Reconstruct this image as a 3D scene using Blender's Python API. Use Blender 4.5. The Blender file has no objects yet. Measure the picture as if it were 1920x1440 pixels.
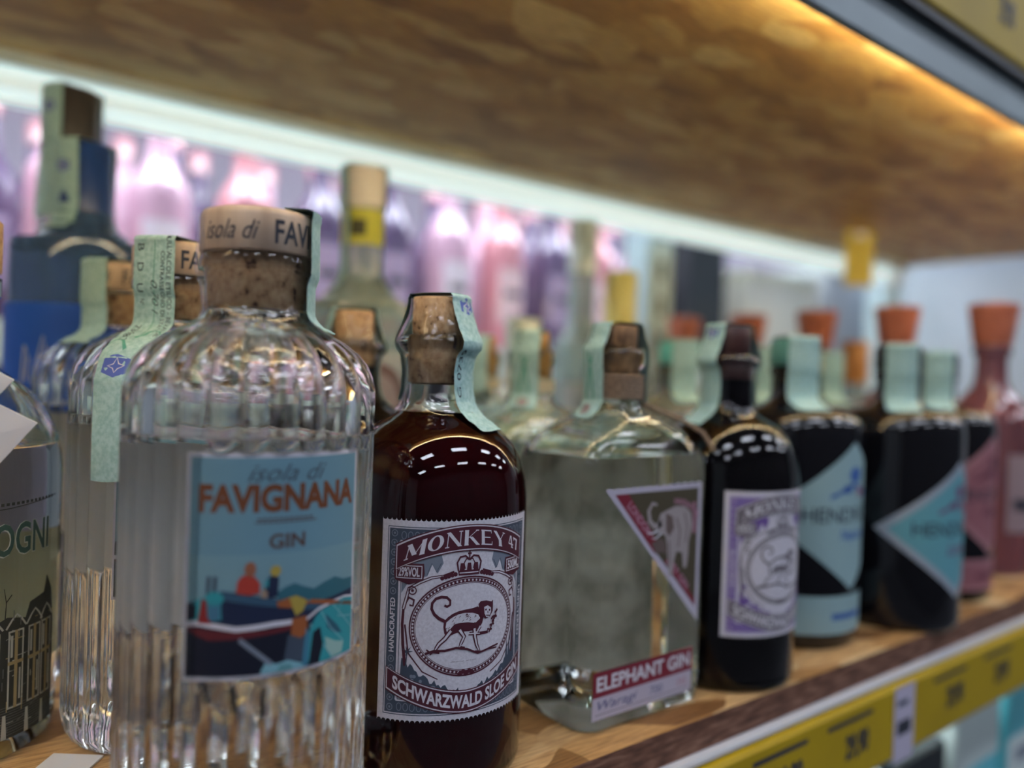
import bpy, bmesh, math, random
from mathutils import Vector, Matrix, geometry
PI = math.pi
rnd = random.Random(7)
S = bpy.context.scene
COL = S.collection
EYE = 1.5            # camera height
SZ = 1.335           # top of the shelf the bottles stand on
MM = 0.001

# ------------------------------------------------------------------ camera, light, exposure
cam_d = bpy.data.cameras.new('camera'); cam = bpy.data.objects.new('camera', cam_d); COL.objects.link(cam)
F0 = Vector((0.6100, 0.7924, 0)).normalized(); UP = Vector((0, 0, 1)); RT = F0.cross(UP)
pitch = math.radians(-0.55); roll = math.radians(1.95)
F1 = (F0 * math.cos(pitch) + UP * math.sin(pitch)).normalized(); U1 = RT.cross(F1)
R2 = RT * math.cos(roll) + U1 * math.sin(roll); U2 = R2.cross(F1)
m = Matrix((R2, U2, -F1)).transposed().to_4x4(); m.translation = Vector((0, 0, EYE)); cam.matrix_world = m
cam_d.sensor_width = 36; cam_d.sensor_fit = 'HORIZONTAL'; cam_d.lens = 36 * 1450 / 1920
cam_d.clip_start = 0.01; cam_d.clip_end = 60
cam_d.dof.use_dof = True; cam_d.dof.focus_distance = 0.305; cam_d.dof.aperture_fstop = 27.19 / 9.5
S.camera = cam
S.view_settings.view_transform = 'Standard'; S.view_settings.look = 'None'
S.view_settings.gamma = 1; S.view_settings.use_curve_mapping = False
S.view_settings.exposure = 0.28
W = bpy.data.worlds.new('world'); S.world = W; W.use_nodes = True
W.node_tree.nodes['Background'].inputs[0].default_value = (0.75, 0.85, 0.9, 1)
W.node_tree.nodes['Background'].inputs[1].default_value = 0.25
CEIL_E, LED_E, TUBE_E = 20.0, 38.0, .50
S.cycles.max_bounces = 18; S.cycles.transmission_bounces = 16; S.cycles.transparent_max_bounces = 16
S.cycles.diffuse_bounces = 3; S.cycles.glossy_bounces = 5
S.cycles.caustics_refractive = True; S.cycles.caustics_reflective = False
S.cycles.blur_glossy = 0.6; S.cycles.sample_clamp_indirect = 12.0

# ------------------------------------------------------------------ materials
def mat(name, col=(.5, .5, .5), rough=.5, metal=0, trans=0, ior=1.45, emit=0, coat=0, alpha=1, spec=.5):
    if name in bpy.data.materials: return bpy.data.materials[name]
    M = bpy.data.materials.new(name); M.use_nodes = True
    b = M.node_tree.nodes['Principled BSDF']; i = b.inputs
    i['Base Color'].default_value = (*col, 1); i['Roughness'].default_value = rough; i['Metallic'].default_value = metal
    i['Transmission Weight'].default_value = trans; i['IOR'].default_value = ior; i['Coat Weight'].default_value = coat
    i['Coat Roughness'].default_value = .03; i['Specular IOR Level'].default_value = spec
    if emit: i['Emission Color'].default_value = (*col, 1); i['Emission Strength'].default_value = emit
    return M
def noisy(name, stops, scale=(40, 40, 40), rough=.6, detail=5, bump=0, metal=0, coords='Object', dist=0, coat=0, kind='noise'):
    if name in bpy.data.materials: return bpy.data.materials[name]
    M = mat(name, rough=rough, metal=metal, coat=coat); nt = M.node_tree; N = nt.nodes; L = nt.links
    tc = N.new('ShaderNodeTexCoord'); mp = N.new('ShaderNodeMapping'); mp.inputs['Scale'].default_value = scale
    L.new(tc.outputs[coords], mp.inputs[0])
    nz = N.new('ShaderNodeTexNoise'); nz.inputs['Scale'].default_value = 1; nz.inputs['Detail'].default_value = detail
    nz.inputs['Distortion'].default_value = dist
    L.new(mp.outputs[0], nz.inputs['Vector'])
    cr = N.new('ShaderNodeValToRGB'); e = cr.color_ramp.elements
    while len(e) < len(stops): e.new(.5)
    for k, (p, c) in enumerate(stops): e[k].position = p; e[k].color = (*c, 1)
    L.new(nz.outputs['Fac'], cr.inputs[0]); L.new(cr.outputs[0], N['Principled BSDF'].inputs['Base Color'])
    if bump:
        bp = N.new('ShaderNodeBump'); bp.inputs['Strength'].default_value = bump; bp.inputs['Distance'].default_value = .0006
        L.new(nz.outputs['Fac'], bp.inputs['Height']); L.new(bp.outputs[0], N['Principled BSDF'].inputs['Normal'])
    return M
def osb(name, a, b, c, d, sc=1.0):
    """oriented strand board: overlapping random flakes, each with its own tone and grain"""
    M = mat(name, rough=.55); nt = M.node_tree; N = nt.nodes; L = nt.links
    tc = N.new('ShaderNodeTexCoord')
    nz = N.new('ShaderNodeTexNoise'); nz.inputs['Scale'].default_value = 14 * sc; nz.inputs['Detail'].default_value = 2
    L.new(tc.outputs['Object'], nz.inputs['Vector'])
    mx = N.new('ShaderNodeVectorMath'); mx.operation = 'MULTIPLY_ADD'; mx.inputs[1].default_value = (.03, .03, .03)
    L.new(nz.outputs['Color'], mx.inputs[0]); L.new(tc.outputs['Object'], mx.inputs[2])
    mp = N.new('ShaderNodeMapping'); mp.inputs['Scale'].default_value = (22 * sc, 60 * sc, 30 * sc); mp.inputs['Rotation'].default_value = (0, 0, .35)
    L.new(mx.outputs[0], mp.inputs[0])
    vo = N.new('ShaderNodeTexVoronoi'); vo.inputs['Scale'].default_value = 1; L.new(mp.outputs[0], vo.inputs['Vector'])
    sp = N.new('ShaderNodeSeparateColor'); L.new(vo.outputs['Color'], sp.inputs[0])
    cr = N.new('ShaderNodeValToRGB'); e = cr.color_ramp.elements; e.new(.35); e.new(.7)
    for k, (p, q) in enumerate(((0, a), (.3, b), (.7, c), (1, d))): e[k].position = p; e[k].color = (*q, 1)
    L.new(sp.outputs[0], cr.inputs[0])
    m2 = N.new('ShaderNodeMapping'); m2.inputs['Scale'].default_value = (60, 700, 200); m2.inputs['Rotation'].default_value = (0, 0, .35)
    L.new(tc.outputs['Object'], m2.inputs[0])
    n2 = N.new('ShaderNodeTexNoise'); n2.inputs['Scale'].default_value = 1; n2.inputs['Detail'].default_value = 4; L.new(m2.outputs[0], n2.inputs['Vector'])
    c2 = N.new('ShaderNodeValToRGB'); c2.color_ramp.elements[0].position = .3; c2.color_ramp.elements[0].color = (.5, .45, .4, 1)
    c2.color_ramp.elements[1].position = .6; c2.color_ramp.elements[1].color = (1, 1, 1, 1); L.new(n2.outputs['Fac'], c2.inputs[0])
    ml = N.new('ShaderNodeMix'); ml.data_type = 'RGBA'; ml.blend_type = 'MULTIPLY'; ml.inputs[0].default_value = 1
    L.new(cr.outputs[0], ml.inputs[6]); L.new(c2.outputs[0], ml.inputs[7]); L.new(ml.outputs[2], N['Principled BSDF'].inputs['Base Color'])
    bp = N.new('ShaderNodeBump'); bp.inputs['Strength'].default_value = .5; bp.inputs['Distance'].default_value = .001
    L.new(n2.outputs['Fac'], bp.inputs['Height']); L.new(bp.outputs[0], N['Principled BSDF'].inputs['Normal'])
    return M
def film(name, col=(1, 1, 1), rough=.12, base=.025):
    """thin clear plastic: see-through sheet with a Fresnel sheen and fine wrinkles"""
    if name in bpy.data.materials: return bpy.data.materials[name]
    M = bpy.data.materials.new(name); M.use_nodes = True; nt = M.node_tree; N = nt.nodes; L = nt.links; N.clear()
    o = N.new('ShaderNodeOutputMaterial'); t = N.new('ShaderNodeBsdfTransparent'); t.inputs[0].default_value = (*col, 1)
    g = N.new('ShaderNodeBsdfGlossy'); g.inputs['Roughness'].default_value = rough
    fr = N.new('ShaderNodeFresnel'); fr.inputs['IOR'].default_value = 1.14
    fm = N.new('ShaderNodeMath'); fm.operation = 'MULTIPLY'; ad = N.new('ShaderNodeMath'); ad.operation = 'ADD'; ad.inputs[1].default_value = base; L.new(fr.outputs[0], fm.inputs[0]); fm.inputs[1].default_value = .32; L.new(fm.outputs[0], ad.inputs[0])
    tc = N.new('ShaderNodeTexCoord'); nz = N.new('ShaderNodeTexNoise'); nz.inputs['Scale'].default_value = 160; L.new(tc.outputs['Object'], nz.inputs['Vector'])
    bp = N.new('ShaderNodeBump'); bp.inputs['Strength'].default_value = .5; bp.inputs['Distance'].default_value = .001
    L.new(nz.outputs['Fac'], bp.inputs['Height']); L.new(bp.outputs[0], g.inputs['Normal']); L.new(bp.outputs[0], fr.inputs['Normal'])
    mx = N.new('ShaderNodeMixShader'); L.new(ad.outputs[0], mx.inputs[0]); L.new(t.outputs[0], mx.inputs[1]); L.new(g.outputs[0], mx.inputs[2])
    L.new(mx.outputs[0], o.inputs[0]); return M

GLASS = mat('clear_glass', (.975, .995, .985), 0, trans=1, ior=1.42)
GLASSG = mat('greenish_glass', (.90, .96, .91), 0, trans=1, ior=1.34)
GLASSC = mat('neck_glass', (.97, .99, .98), 0, trans=1, ior=1.3)
FILM = film('clear_film')
CORK = noisy('cork', ((.30, (.08, .035, .02)), (.40, (.44, .27, .14)), (.62, (.60, .41, .23)), (.8, (.70, .52, .32))), (330, 330, 260), .8, 8, .5)
CORKD = noisy('dark_cork', ((.3, (.06, .03, .015)), (.55, (.20, .11, .05)), (.8, (.35, .2, .1))), (260, 260, 200), .7, 6, .4)
WOODCAP = noisy('pale_wood', ((.3, (.40, .29, .21)), (.5, (.50, .38, .28)), (.7, (.60, .47, .36))), (140, 140, 14), .45, 6, .15)
OSB_TOP = osb('strand_board', (.20, .085, .025), (.48, .25, .08), (.66, .40, .17), (.84, .62, .33))
OSB_UNDER = osb('strand_board_underside', (.33, .16, .04), (.50, .27, .07), (.60, .37, .11), (.74, .52, .20), .9)
OSB_EDGE = noisy('board_edge', ((.3, (.06, .025, .015)), (.5, (.17, .075, .045)), (.75, (.32, .17, .11))), (70, 70, 420), .75, 7, .6)
METAL = noisy('painted_metal', ((.3, (.44, .52, .53)), (.7, (.58, .65, .66))), (8, 8, 8), .4)
BLACK = mat('black_trim', (.015, .015, .02), .5)
YELLOW = noisy('yellow_strip', ((.3, (.40, .27, .002)), (.7, (.50, .34, .004))), (12, 12, 12), .55)
WHITEP = mat('white_paper', (.78, .79, .82), .6)
PAPER = noisy('laid_paper', ((.3, (.58, .55, .61)), (.7, (.68, .66, .72))), (900, 900, 900), .7, 3, .25)
TEALP = noisy('seal_paper', ((.35, (.28, .48, .47)), (.65, (.42, .62, .61))), (520, 520, 520), .65, 4, .1)
PINKP = mat('print_lilac', (.52, .48, .60), .6)
def P(name, c, r=.55): return mat('print_' + name, c, r)
INK = P('ink', (.03, .035, .05)); MAROON = P('maroon', (.075, .013, .026)); SLATE = P('slate', (.055, .075, .11)); SLATE2 = P('pale_slate', (.19, .22, .28))
OFFW = P('offwhite', (.66, .64, .70)); GREENINK = P('green', (.08, .34, .26)); BLUEINK = P('blue', (.07, .12, .45)); PURPLE = P('purple', (.17, .10, .34)); GREYINK = P('grey', (.17, .15, .17))

# ------------------------------------------------------------------ object helpers
def link(name, me, parent=None):
    o = bpy.data.objects.new(name, me); COL.objects.link(o)
    if parent: o.parent = parent
    return o
def from_bm(name, bm, mats, parent=None, smooth=True, ang=None):
    me = bpy.data.meshes.new(name); bm.to_mesh(me); bm.free()
    for q in (mats if isinstance(mats, (list, tuple)) else [mats]): me.materials.append(q)
    if smooth:
        me.polygons.foreach_set('use_smooth', [True] * len(me.polygons))
        if ang: me.set_sharp_from_angle(angle=math.radians(ang))
    return link(name, me, parent)
def thing(name, label, cat, x, y, z=SZ, rz=0, group=None):
    o = bpy.data.objects.new(name, None); COL.objects.link(o); o.empty_display_size = .02
    o.location = (x, y, z); o.rotation_euler = (0, 0, rz); o['label'] = label; o['category'] = cat
    if group: o['group'] = group
    return o
def tag(o, label, cat, group=None):
    o['label'] = label; o['category'] = cat
    if group: o['group'] = group
    return o
def struct(o): o['kind'] = 'structure'; return o
def add_box(bm, x0, x1, y0, y1, z0, z1, bev=0, mi=0):
    r = bmesh.ops.create_cube(bm, size=1)
    bmesh.ops.scale(bm, verts=r['verts'], vec=(x1 - x0, y1 - y0, z1 - z0))
    bmesh.ops.translate(bm, verts=r['verts'], vec=((x0 + x1) / 2, (y0 + y1) / 2, (z0 + z1) / 2))
    fs = {f for v in r['verts'] for f in v.link_faces}
    for f in fs: f.material_index = mi
    if bev: bmesh.ops.bevel(bm, geom=list({e for v in r['verts'] for e in v.link_edges}), offset=bev, segments=2, affect='EDGES')
def box(name, x0, x1, y0, y1, z0, z1, m_, parent=None, bev=0):
    bm = bmesh.new(); add_box(bm, x0, x1, y0, y1, z0, z1, bev); return from_bm(name, bm, m_, parent, False)
def revolve(bm, prof, seg=64, flip=False, rfun=None):
    """prof: (r, z) in mm, first and last on the axis or not; closed by fans on the axis"""
    rings = []
    for r, z in prof:
        if r < 1e-6: rings.append([bm.verts.new((0, 0, z * MM))]); continue
        row = []
        for k in range(seg):
            a = 2 * PI * k / seg; rr = rfun(r, z, a) if rfun else r
            row.append(bm.verts.new((rr * MM * math.sin(a), -rr * MM * math.cos(a), z * MM)))
        rings.append(row)
    for A, B in zip(rings, rings[1:]):
        for k in range(seg):
            j = (k + 1) % seg
            if len(A) == 1 and len(B) == 1: break
            if len(A) == 1: f = (A[0], B[j], B[k])
            elif len(B) == 1: f = (A[k], A[j], B[0])
            else: f = (A[k], A[j], B[j], B[k])
            f = bm.faces.new(f if not flip else f[::-1])
def lathe(name, prof, m_, parent=None, seg=64, rfun=None, cavity=None, ang=50):
    bm = bmesh.new(); revolve(bm, prof, seg, False, rfun)
    if cavity: revolve(bm, cavity, seg, True)
    return from_bm(name, bm, m_, parent, True, ang)
def solid(prof, z0=None, z1=None):
    return [(0, prof[0][1])] + list(prof) + [(0, prof[-1][1])]
def smooth_prof(pts, n=4):
    """Catmull-Rom through the (r, z) points"""
    out = []
    for i in range(len(pts) - 1):
        p0 = pts[max(i - 1, 0)]; p1 = pts[i]; p2 = pts[i + 1]; p3 = pts[min(i + 2, len(pts) - 1)]
        for k in range(n):
            t = k / n
            out.append(tuple(.5 * ((2 * p1[j]) + (-p0[j] + p2[j]) * t + (2 * p0[j] - 5 * p1[j] + 4 * p2[j] - p3[j]) * t * t + (-p0[j] + 3 * p1[j] - 3 * p2[j] + p3[j]) * t ** 3) for j in (0, 1)))
    out.append(pts[-1]); return [(max(r, 0), z) for r, z in out]
def tube(name, pts, r, m_, parent=None, seg=8):
    cu = bpy.data.curves.new(name, 'CURVE'); cu.dimensions = '3D'; cu.bevel_depth = r; cu.bevel_resolution = 2
    sp = cu.splines.new('POLY'); sp.points.add(len(pts) - 1)
    for q, p in zip(sp.points, pts): q.co = (*p, 1)
    o = bpy.data.objects.new(name, cu); COL.objects.link(o)
    me = bpy.data.meshes.new_from_object(o.evaluated_get(bpy.context.evaluated_depsgraph_get())); bpy.data.objects.remove(o)
    me.materials.append(m_); me.polygons.foreach_set('use_smooth', [True] * len(me.polygons)); me.name = name
    return link(name, me, parent)

# ------------------------------------------------------------------ flat print: polygons in mm, wrapped on a surface
_tc = {}
def text_tris(s, bold=0.0, shear=0.0):
    k = (s, bold, shear)
    if k not in _tc:
        cu = bpy.data.curves.new('t', 'FONT'); cu.body = s; cu.size = 1; cu.offset = bold; cu.resolution_u = 3; cu.shear = shear
        o = bpy.data.objects.new('t', cu); COL.objects.link(o); bpy.context.view_layer.update()
        me = o.evaluated_get(bpy.context.evaluated_depsgraph_get()).to_mesh()
        vs = [(v.co.x, v.co.y) for v in me.vertices]; fs = [tuple(p.vertices) for p in me.polygons]
        bpy.data.objects.remove(o); bpy.data.curves.remove(cu)
        x0 = min(v[0] for v in vs); x1 = max(v[0] for v in vs); y0 = min(v[1] for v in vs); y1 = max(v[1] for v in vs)
        _tc[k] = ([((x - x0) / (x1 - x0), (y - y0) / (y1 - y0)) for x, y in vs], fs)
    return _tc[k]
class Print:
    def __init__(s): s.v = []; s.f = []; s.mats = []
    def mi(s, m_):
        if m_ not in s.mats: s.mats.append(m_)
        return s.mats.index(m_)
    def tris(s, vs, fs, m_, layer):
        b = len(s.v); s.v += [(x, y, layer) for x, y in vs]; k = s.mi(m_)
        s.f += [([b + i for i in f], k) for f in fs]
    def poly(s, pts, m_, layer=1):
        t = geometry.tessellate_polygon([[Vector((x, y, 0)) for x, y in pts]])
        s.tris(pts, t, m_, layer)
    def rect(s, x0, y0, x1, y1, m_, layer=1): s.poly([(x0, y0), (x1, y0), (x1, y1), (x0, y1)], m_, layer)
    def ell(s, cx, cy, rx, ry, m_, layer=1, n=28): s.poly([(cx + rx * math.cos(2 * PI * k / n), cy + ry * math.sin(2 * PI * k / n)) for k in range(n)], m_, layer)
    def stroke(s, pts, w, m_, layer=1, w1=None, closed=False):
        n = len(pts); L = []; R = []
        for i, (x, y) in enumerate(pts):
            a = pts[i - 1] if (i or closed) else pts[0]; b = pts[(i + 1) % n] if (i < n - 1 or closed) else pts[-1]
            dx, dy = b[0] - a[0], b[1] - a[1]; l = math.hypot(dx, dy) or 1
            h = (w if w1 is None else w + (w1 - w) * i / (n - 1)) / 2
            L.append((x - dy / l * h, y + dx / l * h)); R.append((x + dy / l * h, y - dx / l * h))
        k = n if closed else n - 1
        s.tris(L + R, [(i, n + i, n + (i + 1) % n, (i + 1) % n) for i in range(k)], m_, layer)
    def ring(s, cx, cy, rx, ry, w, m_, layer=1, n=48):
        s.stroke([(cx + rx * math.cos(2 * PI * k / n), cy + ry * math.sin(2 * PI * k / n)) for k in range(n)], w, m_, layer, closed=True)
    def frame(s, x0, y0, x1, y1, w, m_, layer=1):
        s.rect(x0, y0, x1, y0 + w, m_, layer); s.rect(x0, y1 - w, x1, y1, m_, layer); s.rect(x0, y0 + w, x0 + w, y1 - w, m_, layer); s.rect(x1 - w, y0 + w, x1, y1 - w, m_, layer)
    def text(s, t, x0, y0, x1, y1, m_, layer=2, bold=0, warp=None, shear=0, rot=0):
        vs, fs = text_tris(t, bold, shear); out = []
        for x, y in vs:
            if rot == 90: X, Y = x1 - y * (x1 - x0), y0 + x * (y1 - y0)
            elif rot == -90: X, Y = x0 + y * (x1 - x0), y1 - x * (y1 - y0)
            else: X, Y = x0 + x * (x1 - x0), y0 + y * (y1 - y0)
            out.append(warp(X, Y) if warp else (X, Y))
        s.tris(out, fs, m_, layer)
    def build(s, name, fmap, parent, du=3.0, dv=0, step=.035):
        bm = bmesh.new(); vs = [bm.verts.new((x, y, l)) for x, y, l in s.v]
        for f, k in s.f:
            try: bm.faces.new([vs[i] for i in f]).material_index = k
            except ValueError: pass
        for ax, d in ((0, du), (1, dv)):
            if not d: continue
            lo = min(v.co[ax] for v in bm.verts); hi = max(v.co[ax] for v in bm.verts); c = math.ceil(lo / d) * d
            while c < hi:
                co = [0, 0, 0]; no = [0, 0, 0]; co[ax] = c + 1e-4; no[ax] = 1
                bmesh.ops.bisect_plane(bm, geom=bm.verts[:] + bm.edges[:] + bm.faces[:], plane_co=co, plane_no=no); c += d
        for f in bm.faces:
            if f.normal.z < 0: f.normal_flip()
        for v in bm.verts: v.co = fmap(v.co.x, v.co.y, v.co.z * step)
        return from_bm(name, bm, s.mats, parent, True, 60)
def cyl_map(R, az=0, v0=0, su=1, sv=1):
    a0 = math.radians(az)
    def f(u, v, l):
        v *= sv; a = a0 + u * su / R; r = (R + .12 + l) * MM
        return Vector((r * math.sin(a), -r * math.cos(a), (v + v0) * MM))
    return f
def flat_map(y, v0=0, x0=0):
    return lambda u, v, l: Vector(((u + x0) * MM, (y - .12 - l) * MM, (v + v0) * MM))

# ------------------------------------------------------------------ tax strips pasted over stopper and neck
def strip_curve(prof, rtop, ztop, zA, zB):
    """centre line (signed r, z) from height zA up one side, over the top and down to zB on the other"""
    side = [(r, z) for r, z in prof if z <= ztop]
    up = [p for p in side if p[1] >= zA] + [(rtop, ztop)]
    dn = [p for p in side if zB and p[1] >= zB] + [(rtop, ztop)]
    up = sorted(up, key=lambda p: p[1]); dn = sorted(dn, key=lambda p: -p[1])
    pts = up + [(rtop * .5, ztop + .25), (0, ztop + .3), (-rtop * .5, ztop + .25)] + [(-r, z) for r, z in dn]
    if not zB: pts = pts[:len(up) + 1]
    s = [0]
    for a, b in zip(pts, pts[1:]): s.append(s[-1] + math.hypot(a[0] - b[0], a[1] - b[1]))
    return pts, s
def strip(parent, prof, rtop, ztop, az, width=20, zA=150, zB=150, prints=None, m_=None, stiff=.7, off=.7):
    pts, s = strip_curve(prof, rtop, ztop, zA, zB); T = s[-1]; a0 = math.radians(az)
    d = Vector((math.sin(a0), -math.cos(a0), 0)); q = Vector((math.cos(a0), math.sin(a0), 0))
    def at(v):
        v = min(max(v, 0), T)
        for i in range(len(s) - 1):
            if s[i + 1] >= v:
                t = (v - s[i]) / max(s[i + 1] - s[i], 1e-6); a, b = pts[i], pts[i + 1]
                return a[0] + (b[0] - a[0]) * t, a[1] + (b[1] - a[1]) * t
        return pts[-1]
    def f(u, v, l):
        r, z = at(v); r1, z1 = at(v - .8); r2, z2 = at(v + .8); n = Vector((z2 - z1, -(r2 - r1), 0))
        if n.length < 1e-6: n = Vector((1 if r > 0 else -1, 0, 0))
        n.normalize()
        rw = max(abs(r), rtop) / stiff; off_ = off + l
        rr = r + n.x * off_; zz = z + n.y * off_
        bend = rw * (1 - math.cos(u / rw)) * min(1, abs(r) / rtop); sg = 1 if r > 0 else -1
        p = d * ((rr - sg * bend)) + q * (rw * math.sin(u / rw)) ; p.z = zz + .25 * math.sin(v * .9 + u * .35) * (abs(r) > rtop * 1.2)
        return p * MM
    pr = Print(); h = width / 2
    n = max(int(T / 1.6), 8); k = 8
    vs = [(-h + width * j / k, T * i / n) for i in range(n + 1) for j in range(k + 1)]
    fs = [(i * (k + 1) + j, i * (k + 1) + j + 1, (i + 1) * (k + 1) + j + 1, (i + 1) * (k + 1) + j) for i in range(n) for j in range(k)]
    pr.tris(vs, fs, m_ or TEALP, 0)
    if prints: prints(pr, T, h)
    return pr.build('tax_strip', f, parent, du=4, dv=2.5, step=.05)
def badge(pr, x, y, r=6):
    pr.poly([(x - r, y - r * .5), (x, y - r * .85), (x + r, y - r * .45), (x + r, y + r * .5), (x - r * .1, y + r * .85), (x - r, y + r * .5)], BLUEINK, 1)
    st = []
    for k in range(8):
        a = PI * k / 4; q = r * (.62 if k % 2 == 0 else .26); st.append((x + q * math.cos(a), y + q * .85 * math.sin(a)))
    pr.stroke(st, .45, OFFW, 2, closed=True)

# ================================================================== STRUCTURE
# room
FLOORM = noisy('floor_tiles', ((.3, (.10, .10, .11)), (.7, (.15, .15, .16))), (3, 3, 3), .3)
WALLM = mat('wall_paint', (.40, .43, .45), .7); CEILM = mat('ceiling_paint', (.10, .11, .13), .8)
struct(box('floor', -4, 8, -3, 6, -.1, 0, FLOORM)); struct(box('ceiling', -4, 8, -3, 6, 3.5, 3.6, CEILM))
struct(box('wall_left', -4.1, -4, -3, 6, 0, 3.5, WALLM)); struct(box('wall_right', 8, 8.1, -3, 6, 0, 3.5, WALLM))
struct(box('wall_back', -4, 8, 6, 6.1, 0, 3.5, WALLM)); struct(box('wall_front', -4, 8, -3.1, -3, 0, 3.5, mat('dim_wall', (.07, .07, .08), .8)))
LAMPM = mat('ceiling_lamp_glow', (.80, .86, 1.0), .5, emit=CEIL_E); LAMPH = mat('lamp_housing', (.7, .7, .72), .4)
for i, x in enumerate((-2.4, -.9, .6, 2.1, 3.6, 5.1)):
    for j, y in enumerate((-2.0, -.75, .45, 1.9, 3.6)):
        t = thing('ceiling_light', 'white ceiling batten with a bright tube, out of view above the aisles', 'lamp', x, y, 3.5, 0, 'ceiling lights above the aisles')
        box('housing', -.34, .34, -.13, .13, -.05, 0, LAMPH, t); box('diffuser', -.32, .32, -.11, .11, -.062, -.05, LAMPM, t)

# the rack that holds the bottles
YF, YB, X0, X1 = .240, .675, -.45, 1.43
UND = EYE + .226   # underside of the upper board
def price_strip(name, z1, h, label, y=YF):
    t = thing(name, label, 'price rail', X0, y, z1)
    bm = bmesh.new(); L = X1 - X0
    prof = [(0, 0), (-.006, 0), (-.0075, -.002), (-.0075, -h + .002), (-.006, -h), (0, -h)]
    for x in (0, L):
        for a, b in prof: bm.verts.new((x, a, b))
    bm.verts.ensure_lookup_table(); n = len(prof)
    for i in range(n): j = (i + 1) % n; bm.faces.new((bm.verts[i], bm.verts[j], bm.verts[n + j], bm.verts[n + i]))
    bm.faces.new([bm.verts[i] for i in range(n)][::-1]); bm.faces.new([bm.verts[n + i] for i in range(n)])
    bmesh.ops.recalc_face_normals(bm, faces=bm.faces)
    from_bm('rail', bm, YELLOW, t, False); return t
def price_prints(t, h, xs):
    for x, kind in xs:
        pr = Print()
        if kind == 'dark':
            pr.text('29,90', 0, -h * .72, 26, -h * .34, INK, 1, .04); pr.rect(-20, -h * .2, 30, -h * .14, INK, 1)
        else:
            pr.rect(-10, -h - 3, 16, -1, PINKP, 1); pr.rect(-6, -h * .7, 12, -h * .5, INK, 2); pr.rect(-6, -h * .3, 8, -h * .22, SLATE, 2)
        o = pr.build('price_tag', lambda u, v, l, x=x: Vector((x + u * MM, -.0078 - l * MM, v * MM)), t, du=0)
# lower board
SH = thing('shelf', 'strand board shelf with white metal lip under the bottles', 'shelf', 0, 0, SZ)
bm = bmesh.new(); add_box(bm, X0, X1, YF, YB, -.016, 0)
for f in bm.faces:
    if abs(f.normal.y) > .9 or abs(f.normal.x) > .9: f.material_index = 1
from_bm('board', bm, [OSB_TOP, OSB_EDGE], SH, False)
box('metal_lip', X0, X1, YF - .005, YF + .02, -.020, -.0163, mat('white_metal', (.62, .64, .68), .35), SH, .0008)
box('front_beam', X0, X1, YF - .001, YF + .03, -.075, -.0203, METAL, SH, .001)
box('back_beam', X0, X1, YB - .03, YB, -.07, -.0163, METAL, SH, .001)
T1 = price_strip('price_rail', SZ - .0205, .046, 'yellow price rail below the bottle shelf, lower right of the view', YF - .0015)
price_prints(T1, 46, ((.45 + .285, 'dark'), (.45 + .36, 'dark'), (.45 + .497, 'white'), (.45 + .64, 'dark'), (.45 + .27 - .04, 'white'), (.45 + .80, 'dark'), (.45 + .56, 'dark'), (.45 + .43, 'dark')))
# upper board
US = thing('shelf', 'strand board shelf seen from underneath above the bottles', 'shelf', 0, 0, UND)
box('board', X0, X1, YF + .004, YB, 0, .016, OSB_UNDER, US)
box('front_beam', X0, X1, YF - .002, YF + .0038, -.0185, .020, noisy('teal_metal', ((.3, (.16, .22, .23)), (.7, (.30, .38, .40))), (5, 5, 5), .4), US, .001)
box('black_line', X0, X1, YF - .008, YF - .0022, .010, .015, BLACK, US)  # thin black line in front of the beam, just under the yellow rail
T2 = price_strip('price_rail', UND + .078, .062, 'yellow price rail on the upper shelf, top right corner of the view', YF - .0022)
price_prints(T2, 62, ((.45 + .52, 'dark'), (.45 + .60, 'dark'), (.45 + .68, 'white')))
LEDM = mat('led_glow', (1.0, .84, .52), .5, emit=LED_E)
led = thing('led_strip', 'slim warm light strip hidden behind the upper shelf lip', 'lamp', 0, 0, UND)
box('housing', X0, X1, YF + .0041, YF + .0055, -.012, -.0003, LAMPH, led); box('diffuser', X0, X1, YF + .0056, YF + .0095, -.0115, -.006, LEDM, led)
# back beam with the bright tube below it
bb = thing('back_beam', 'pale painted beam running along the back under the upper shelf', 'beam', 0, 0, UND)
box('channel', X0, X1, YB + .001, YB + .035, -.009, .022, METAL, bb, .002)
TUBEM = mat('tube_glow', (.66, .80, .84), .4, emit=TUBE_E)
tl = thing('tube_light', 'long pale teal light diffuser under the back beam', 'lamp', 0, 0, UND - .0095)
bm = bmesh.new(); add_box(bm, X0, X1 - .05, YB + .003, YB + .032, -.026, 0, .008); from_bm('diffuser', bm, TUBEM, tl, True, 40)
box('end_cap', X1 - .0495, X1 - .03, YB + .003, YB + .033, -.027, 0, LAMPH, tl)
for x, nm in ((.802, 'pale blue steel rack upright behind the bottles, right of centre'), (1.455, 'pale steel rack upright at the far end of the shelves')):
    u = thing('rack_upright', nm, 'upright', x, YB + .065, 0)
    box('post', -.025, .025, -.024, .024, 0, 2.3, mat('pale_blue_metal', (.50, .66, .70), .4), u, .003)
    for k in range(6): box('slot', -.005, .005, -.0246, -.0236, 1.44 + k * .05, 1.464 + k * .05, BLACK, u)
# bottom shelf, with what stands on it
LZ = .93
LS = thing('shelf', 'lower strand board shelf holding cartons', 'shelf', 0, 0, LZ)
box('board', X0, X1, YF, YB, -.016, 0, OSB_TOP, LS); box('front_beam', X0, X1, YF - .001, YF + .03, -.07, -.0163, METAL, LS)
led2 = thing('led_strip', 'slim light strip under the bottle shelf above the cartons', 'lamp', 0, 0, SZ - .0165)
box('housing', X0, X1, YF + .034, YF + .05, -.004, -.0002, LAMPH, led2); box('diffuser', X0, X1, YF + .036, YF + .048, -.008, -.0041, mat('cool_led', (.85, .97, 1), .5, emit=25), led2)

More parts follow.
